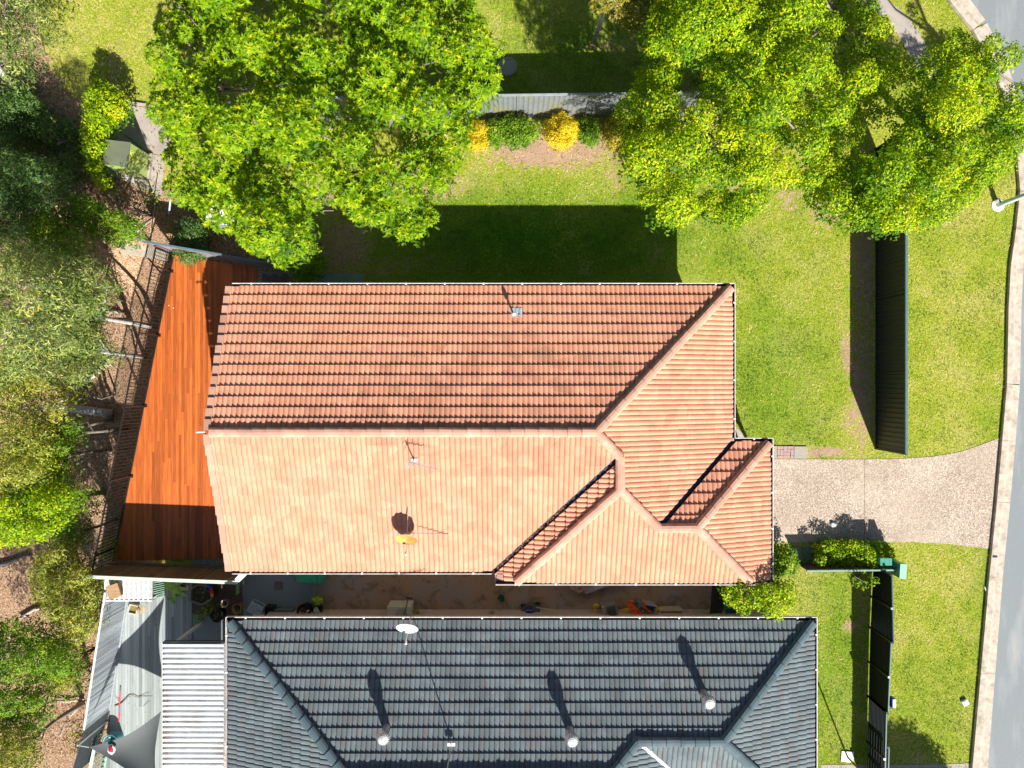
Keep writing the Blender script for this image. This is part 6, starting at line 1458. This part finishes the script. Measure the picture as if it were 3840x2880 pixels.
cloth('fabric', '', [(2378, 2247), (2388, 2246), (2410, 2272), (2402, 2276)], .555, TL, .015, t, 8, 5)
cloth('fabric', '', [(2436, 2302), (2466, 2302), (2468, 2318), (2440, 2320)], .53, TL, .02, t, 8, 6)
openbox('storage_tub', 'lilac grey plastic tub wedged behind the orange towel', 'tub', 2414, 2270, 2460, 2302, .5, pm('lilac_plastic', (.40, .38, .42)), .04, pm('violet_inside', (.12, .10, .26)), rot=R(-12))
openbox('laundry_tray', 'cream ribbed tray lying at the right end of the yellow kayak', 'tray', 2474, 2290, 2562, 2330, .42, pm('cream_tray', (.60, .52, .36)), .04, pm('cream_tray_in', (.55, .48, .34)))
c = P(2582, 2308, .25); t = thing('pipe_offcut', 'cut length of wide cream pipe beside the laundry tray', 'pipe', tuple(c)); m = MB(); m.lathe([(.12, -.2), (.12, .16), (.10, .16), (.10, -.2)], c, 20, Matrix.Rotation(R(-60), 3, 'X'), cap=False).build('pipe', CREAM, t, True); MB().lathe([(.10, -.15), (0, -.15)], c, 16, Matrix.Rotation(R(-60), 3, 'X'), cap=False).build('inside', BLKP, t)
openbox('wire_tray', 'square timber framed tray right of the wide cream pipe', 'tray', 2598, 2296, 2628, 2325, .2, pm('brown_tray', (.18, .13, .09)), .025)
t = thing('side_gate', 'dark timber gate panel closing the east end of the side passage', 'gate', tuple(P(2690, 2200)))
for i in range(6): MB().bar(P(2676 + i * 8, 2180 + i * 8, 1.4), P(2668 + i * 7, 2300, 1.2), .09, .02).build('board', pm('gate_board', (.055, .045, .038), .8, rnd=.3), t)
MB().bar(P(2672, 2165, 1.55), P(2724, 2212, 1.55), .05, .05).build('rail', pm('gate_rail', (.25, .2, .16)), t)
openbox('teal_bin', 'teal plastic crate behind the dark timber gate', 'crate', 2722, 2282, 2766, 2325, .5, pm('teal_plastic', (.05, .20, .20)), .03, pm('teal_inside', (.09, .30, .30)))
# pale sheet with timber frame under the eave
t = thing('dust_sheet', 'pale crumpled sheet spread under the south eave of the garage roof', 'sheet', tuple(P(2230, 2200)))
cloth('fabric', '', [(2095, 2175), (2370, 2175), (2205, 2224), (2150, 2212)], .35, pm('pale_sheet', (.42, .36, .36), .9), .02, t, 14, 9)
t = thing('wooden_rack', 'small brown timber frame resting on the pale crumpled sheet', 'frame', tuple(P(2180, 2205)))
for q1, q2 in (((2150, 2194), (2168, 2224)), ((2168, 2224), (2228, 2186)), ((2160, 2204), (2206, 2184)), ((2180, 2192), (2190, 2208))): MB().bar(P(*q1, .45), P(*q2, .45), .05, .04).build('bar', BOXW, t)
# ------------------------------------------------------------------ garden corner by the grey deck
t = thing('rainbow_garland', 'rainbow striped slatted hoop arched over the planter frame', 'garland', tuple(P(760, 2200)))
RC = [(.6, .01, .01), (.7, .05, .02), (.02, .35, .05), (.02, .25, .2), (.01, .05, .45), (.03, .03, .5), (.5, .01, .1), (.65, .02, .02), (.7, .1, .01), (.75, .35, .01)]
arc = [(742, 2189), (754, 2183), (767, 2186), (780, 2193), (789, 2204), (793, 2216), (795, 2228), (795, 2238)]
k = 0
for i in range(len(arc) - 1):
    for q in range(3):
        u = q / 3; x_1 = arc[i][0] + (arc[i + 1][0] - arc[i][0]) * u; y_1 = arc[i][1] + (arc[i + 1][1] - arc[i][1]) * u; p = P(x_1, y_1, .62); an = math.atan2(-(arc[i + 1][1] - arc[i][1]), arc[i + 1][0] - arc[i][0])
        ci = min(len(RC) - 1, int(k * len(RC) / 21)); MB().box(p, (.03, .11, .015), Matrix.Rotation(an, 3, 'Z')).build('slat', pm('paint_%s' % ['red', 'vermilion', 'green', 'teal', 'blue', 'indigo', 'crimson', 'scarlet', 'orange', 'amber'][ci], RC[ci], .5), t); k += 1
t = thing('hexagonal_planter', 'six sided grey planter frame beneath the rainbow hoop', 'planter', tuple(P(755, 2225))); hx = [(742, 2192), (790, 2200), (796, 2244), (757, 2267), (715, 2252), (718, 2208)]
for i in range(6): MB().bar(P(*hx[i], .5), P(*hx[(i + 1) % 6], .5), .04, .09).build('side', pm('grey_edging', (.22, .22, .21)), t)
MB().prism(ppoly(hx, .5), .1, .4).build('soil', SOIL, t)
shrub('planter_plant', 'dim leafy plant growing in the six sided planter frame', blob(757, 2225, 30, 26, seed=70), .75, 'fine', G6, .25, .18, .1, 260, .08, .03, 171, cat='plant', edge=20)
shrub('ivy', 'trailing green ivy at the corner where grey deck meets the mulch bed', [(720, 2310), (760, 2290), (775, 2258), (810, 2262), (808, 2290), (775, 2310), (760, 2335), (722, 2338)], .35, 'fine', G4, .22, .17, .1, 300, .08, .06, 172, cat='plant', edge=20)
def bigleaf(label, x, y, n, L_, W_, h, mat, seed, spiky=False, name='leafy_plant'):
    rs = random.Random(seed); c = P(x, y, h); c.z = 0; t = thing(name, label, 'plant', tuple(c)); m = MB(); V = []; F = []; ti_ = []
    for i in range(n):
        a = 2 * math.pi * i / n + rs.uniform(-.2, .2); ln = L_ * rs.uniform(.65, 1.1); b0_ = len(V); hh = h + rs.uniform(-.08, .12)
        d = Vector((math.cos(a), math.sin(a), 0)); s = Vector((-d.y, d.x, 0)); K_ = 6
        for q in range(K_ + 1):
            u = q / K_; p = Vector((c.x, c.y, hh)) + d * ln * u + Vector((0, 0, .25 * math.sin(u * 2.2) - .18 * u)); wd = W_ * math.sin(math.pi * min(1, u * .96 + .04)) ** .8
            V += [tuple(p - s * wd / 2 + Vector((0, 0, wd * .15))), tuple(p), tuple(p + s * wd / 2 + Vector((0, 0, wd * .15)))]; ti_ += [.4 + .4 * rs.random()] * 3
            if q: k = b0_ + 3 * q; F += [(k - 3, k - 2, k + 1, k), (k - 2, k - 1, k + 2, k + 1)]
    npmesh('leaves', np.array(V), np.array(F), mat, t, ti_); MB().tube([(c.x, c.y, 0), (c.x, c.y, h)], .03, 6).build('stem', BARK, t); return t
LM = foliage_mat('lime_strap_leaf', [(0, (.14, .26, .03)), (1, (.46, .62, .16))], .3, .35, .6)
bigleaf('large lime leafed plant beside the green ribbed sheet', 665, 2196, 11, .48, .13, 1.0, LM, 1)
bigleaf('spiky dark green plant just below the large lime leafed plant', 652, 2238, 16, .32, .035, .6, G4, 2, True)
MB().lathe([(.13, 0), (.17, .3), (.15, .3)], P(665, 2215, .3) - Vector((0, 0, .3)), 16).build('plant_pot', BLKP)
setp(bpy.data.objects['plant_pot.%03d' % 0] if 'plant_pot.000' in bpy.data.objects else COL.objects[-1], 'black pot under the large lime leafed plant', 'plant pot')
t = thing('green_chair', 'green slatted garden chair edge beneath the white capping corner', 'chair', tuple(P(893, 2210))); CG = pm('chair_green', (.22, .42, .08))
for i in range(3): MB().bar(P(887 + i * 4, 2188, .5), P(887 + i * 4, 2230 - i * 3, .5), .03, .02).build('slat', CG, t)
for dx, dy in ((885, 2190), (885, 2228), (898, 2190), (898, 2222)): MB().bar(P(dx, dy, 0), P(dx, dy, .48), .025, .025).build('leg', CG, t)
p = P(905, 2186, .3); V_, F_ = lump(p, .12, 50, (1.2, .9, .5), amp=.2); setp(mk('toy_pile', V_, F_, pm('blue_toy', (.08, .22, .4)), None, True), 'blue toy bundle next to the green slatted chair', 'toys')
p = P(913, 2183, .34); V_, F_ = lump(p, .07, 51, (.7, 1.5, .5), amp=.1); setp(mk('yellow_toy', V_, F_, pm('yellow_toy', (.6, .38, .03)), None, True), 'yellow toy lying on the blue toy bundle', 'toy')
p = P(704, 2203, .05); V_, F_ = lump(p, .06, 52, (.7, 1.5, .7), amp=.1); setp(mk('white_shoe', V_, F_, WHITE, None, True), 'small white shoe left of the six sided planter frame', 'shoe')
openbox('square_planter', 'square white framed planter of dry leaves on the grey deck', 'planter', 482, 2270, 513, 2302, .2, pm('cream_frame', (.58, .54, .46)), .03, pm('leafy_fill', (.30, .18, .06), .9, (.12, .14, .03), scale=20), rot=R(-12))
fern('dry straw coloured frond fallen beside the square planter', 520, 2268, .40, 4, 9, foliage_mat('dry_frond', [(0, (.35, .22, .1)), (1, (.6, .42, .22))], .1), .06, 'dry_frond', -40, 10)
t = thing('pool_pole', 'red and blue jointed pole lying on the grey deck', 'pole', tuple(P(450, 2640)))
for y_0, y_1, mm in ((2575, 2590, pm('dark_grip', (.05, .12, .14))), (2590, 2656, pm('red_pole', (.72, .04, .05))), (2656, 2668, pm('blue_joint', (.1, .2, .4))), (2668, 2706, pm('red_pole', (.72, .04, .05)))):
    MB().tube([P(451 - (y_0 - 2575) * .04, y_0, .06), P(451 - (y_1 - 2575) * .04, y_1, .06)], .022, 8).build('section', mm, t)
t = thing('fallen_branch', 'thin forked branch fallen across the grey deck', 'branch', tuple(P(490, 2620)))
MB().tube([P(430, 2648, .05), P(452, 2641, .06), P(468, 2628, .08), P(484, 2612, .08), P(500, 2609, .07), P(518, 2616, .06), P(535, 2609, .06)], [.02, .018, .016, .014, .012, .01, .006], 6).tube([P(518, 2616, .06), P(545, 2612, .05), P(572, 2612, .05)], [.008, .006, .004], 5).tube([P(535, 2609, .06), P(552, 2600, .06), P(563, 2599, .05)], [.006, .005, .003], 5).tube([P(452, 2641, .06), P(445, 2628, .08), P(434, 2614, .06)], [.012, .01, .006], 5).tube([P(538, 2650, .05), P(552, 2636, .06), P(565, 2630, .05)], [.006, .005, .003], 5).build('branch', BARK, t)
c = P(412, 2786, .45); t = thing('round_tub', 'round teal tub half hidden by the charcoal shade sail', 'tub', (c.x, c.y, 0)); MB().lathe([(.24, 0), (.27, .45), (.25, .45), (.23, .1), (0, .08)], (c.x, c.y, 0), 24, cap=False).build('tub', pm('teal_tub', (.10, .26, .30)), t, True)
MB().tube([P(372, 2790, .5), P(380, 2787, .5)], .05, 8).build('red_handle', pm('red_handle', (.5, .02, .03)), t)
# small white jointed things on roof of patio etc: leaves handled above
# ------------------------------------------------------------------ bushland bits
def log(name, label, pts, rad, mat=BARKW, cat='log', z=.1, n=8, extra=()):
    P0 = G(*pts[0][:2]); t = thing(name, label, cat, tuple(P0)); m = MB()
    q = [G(x, y, z if len(r_) < 1 else r_[0]) for x, y, *r_ in pts]; q = [q[0].lerp(q[1], 0)] + q[1:]
    m.tube(q, rad, n); m.build('trunk', mat, t, True)
    if extra:
        m = MB()
        for e in extra: m.tube([G(x, y, zz) for x, y, zz in e], [.03, .018, .008][:len(e)] if len(e) <= 3 else [.03] * len(e), 5)
        m.build('limbs', mat, t, True)
    return t
log('fallen_log', 'thick pale fallen log pointing at the balustrade from the left', [(150, 1528, .9), (205, 1525, .7), (300, 1535, .35), (420, 1552, .15)], [.10, .16, .15, .17])
log('fallen_log', 'grey fallen log slanting up to the balustrade above the thick pale log', [(220, 1510), (330, 1425), (440, 1335)], [.07, .1, .1], TWIG, extra=[[(300, 1450, .1), (330, 1400, .3), (335, 1380, .4)]])
log('fallen_branch', 'pale fallen branch below the green slope tree near the balustrade', [(500, 885), (540, 845), (575, 820)], [.05, .04, .03], TWIG)
log('fallen_branch', 'bare pale branch sprawling over the litter left of the deck corner', [(290, 1140), (360, 1150), (430, 1165), (470, 1180)], [.07, .05, .04, .03], TWIG, extra=[[(360, 1150, .1), (400, 1130, .4), (440, 1125, .5)], [(400, 1160, .1), (440, 1180, .3), (470, 1200, .2)], [(380, 1155, .1), (370, 1130, .5), (340, 1120, .6)]])
log('fallen_branch', 'long brown branch lying near the outer end of the timber paling fence', [(75, 2318), (130, 2285), (185, 2275), (225, 2300), (280, 2370)], [.06, .06, .05, .05, .03], TWIG)
log('fallen_branch', 'short straight branch on the slope beside the lower balustrade', [(275, 2035), (300, 1990), (325, 1950)], [.05, .045, .02], TWIG)
log('fallen_branch', 'brown branch pointing at the silver slatted screen', [(200, 2628), (260, 2630), (315, 2622)], [.04, .04, .03], TWIG, extra=[[(260, 2690, .1), (300, 2650, .15), (315, 2635, .1)]])
log('fallen_branch', 'forked stump of branches on the litter left of the silver slatted screen', [(205, 2345), (245, 2320), (255, 2300)], [.05, .04, .03], TWIG, extra=[[(250, 2300, .1), (270, 2340, .1), (285, 2375, .1)], [(205, 2345, .1), (235, 2365, .1), (250, 2370, .1)]])
log('fallen_log', 'dark mossy log at the left edge below the bright green tree', [(-60, 2140), (40, 2110), (110, 2080)], [.1, .09, .06], BARK)
# scattered twigs as one mass
tw = MB(); rs = random.Random(99)
for i in range(230):
    x, y = rs.uniform(20, 520), rs.uniform(760, 2860)
    if not (x < 560 - (y - 900) * .13): continue
    p = G(x, y, .03 + rs.random() * .05); a_ = rs.random() * 6.28; l_1 = rs.uniform(.15, .7); q = p + Vector((math.cos(a_), math.sin(a_), rs.uniform(0, .1))) * l_1; q.z = float(gz(q.x, q.y)) + .05
    tw.tube([p, p.lerp(q, .5) + Vector((rs.uniform(-.05, .05), rs.uniform(-.05, .05), .03)), q], [.012, .01, .005], 4, cap=False)
setp(tw.build('twigs', TWIG), 'fallen twigs scattered over the litter slope', 'twigs', kind='stuff')
# stone retaining sleeper at north west deck corner
st_ = MB(); a = G(455, 928, .1); b = G(640, 958, .1); st_.bar(a, b, .42, .22); setp(st_.build('retaining_sleeper', pm('pale_sleeper', (.45, .40, .32), .9, (.3, .26, .2), scale=6)), 'pale retaining sleeper outside the north end of the balustrade', 'sleeper')
st_ = MB().bar(G(270, 1150, .1), G(440, 1172, .1), .16, .1); setp(st_.build('retaining_sleeper', pm('pale_sleeper2', (.48, .42, .34), .9)), 'half buried timber sleeper on the slope left of the deck', 'sleeper')
# wire fence with posts going north from deck corner
t = thing('wire_fence', 'low dark wire fence running north from the corner of the deck', 'fence', tuple(P(600, 930)))
wp = [(566, 905), (578, 810), (592, 760), (590, 752)]
for x, y in ((566, 905), (573, 812), (585, 752)): c = G(x, y); MB().box(c + Vector((0, 0, .6)), (.05, .05, 1.2)).build('post', BLACKM, t)
for z in (.15, 1.15): MB().tube([G(566, 905, z), G(573, 812, z), G(585, 752, z)], .016, 5).build('rail', BLACKM, t)
for i in range(26):
    u = i / 25; x, y = (566 + (585 - 566) * u, 905 - 153 * u); c = G(x, y); MB().tube([c + Vector((0, 0, .12)), c + Vector((0, 0, 1.15))], .007, 4).build('wire', BLACKM, t)
t = thing('wire_fence', 'short dark wire fence return running left from the deck corner', 'fence', tuple(G(480, 795)))
for z in (.2, 1.1): MB().tube([G(485, 800, z), G(573, 812, z)], .016, 5).build('rail', BLACKM, t)
for i in range(12): c = G(485 + i * 8, 800 + i, 0); MB().tube([c + Vector((0, 0, .15)), c + Vector((0, 0, 1.1))], .007, 4).build('wire', BLACKM, t)
# white shed under tree, plastic pipe
a = P(775, 760, 1.5); b = P(900, 842, 1.5); t = thing('garden_shed', 'pale flat roofed shed mostly hidden under the whorled leaf tree', 'shed', ((a.x + b.x) / 2, (a.y + b.y) / 2, 0)); cx, cy = (a.x + b.x) / 2, (a.y + b.y) / 2
MB().box((cx, cy, .75), (abs(b.x - a.x) - .1, abs(a.y - b.y) - .1, 1.45)).build('wall', pm('shed_blue_grey', (.20, .28, .38)), t); MB().box((cx, cy, 1.5), (abs(b.x - a.x), abs(a.y - b.y), .04), Matrix.Rotation(-.12, 3, 'Z')).build('roof', WHITE, t)
for i in range(8): MB().bar(Vector((a.x + .1 + i * .13, a.y - .05, 1.535)), Vector((a.x + .1 + i * .13, b.y + .05, 1.535)), .02, .02).build('roof_rib', WHITE, t)
setp(MB().tube([G(634, 800, .3), G(642, 720, 1.2)], .03, 8).build('plastic_pipe', pm('pale_blue_pipe', (.5, .62, .70))), 'pale blue upright pipe at the left edge of the whorled leaf tree', 'pipe')
setp(MB().tube([P(1250, 790, 1.8), P(1215, 790, 1.6), P(1205, 800, 1.5)], .012, 5).tube([P(1375, 790, 2), P(1372, 815, 1.9), P(1395, 850, 1.8)], .014, 5).tube([P(1350, 795, 2), P(1362, 815, 1.9)], .012, 5).tube([P(1385, 835, 1.9), P(1395, 815, 1.9)], .01, 5).build('bare_twigs', TWIG), 'bare pale twigs hanging below the lower edge of the whorled leaf tree', 'twigs')
debris(rf1, (-8.4, -1.2, 4.1), (6, 2.9, 2.75), 60, .5) if False else None
# a few loose leaves on both roofs and the grey deck
def loose(name, label, n, fn, seed, lo=.03, hi=.07):
    r2 = np.random.default_rng(seed); C = np.array([fn(r2) for _ in range(n)]); N = unit(r2.normal(size=(n, 3)) * .25 + [0, 0, 1]); V_, T_, tt = leaf_arrays(C, np.cross(N, r2.normal(size=(n, 3))), N, r2.uniform(lo, hi, n), r2.uniform(.012, .022, n), r2.random(n)); o = npmesh(name, V_, T_, LIT, None, tt); setp(o, label, 'leaves', kind='stuff')
loose('fallen_leaves', 'stray dry leaves dotted over the roofs and the grey deck', 150, lambda r: (lambda x, y, z: (x, y, z))(*((lambda x, y: (x, y, 2.6 + TP * min(3.0 - y, y + 5.75) + .09))(r.uniform(-8, 1.5), r.uniform(-5.4, 2.7)) if r.random() < .35 else ((lambda x, y: (x, y, 2.5 + TP * (-7.32 - y) + .07))(r.uniform(-4.5, 6), r.uniform(-10.2, -7.6)) if r.random() < .5 else (r.uniform(-13.4, -11.8), r.uniform(-13, -7.2), .05)))), 5)
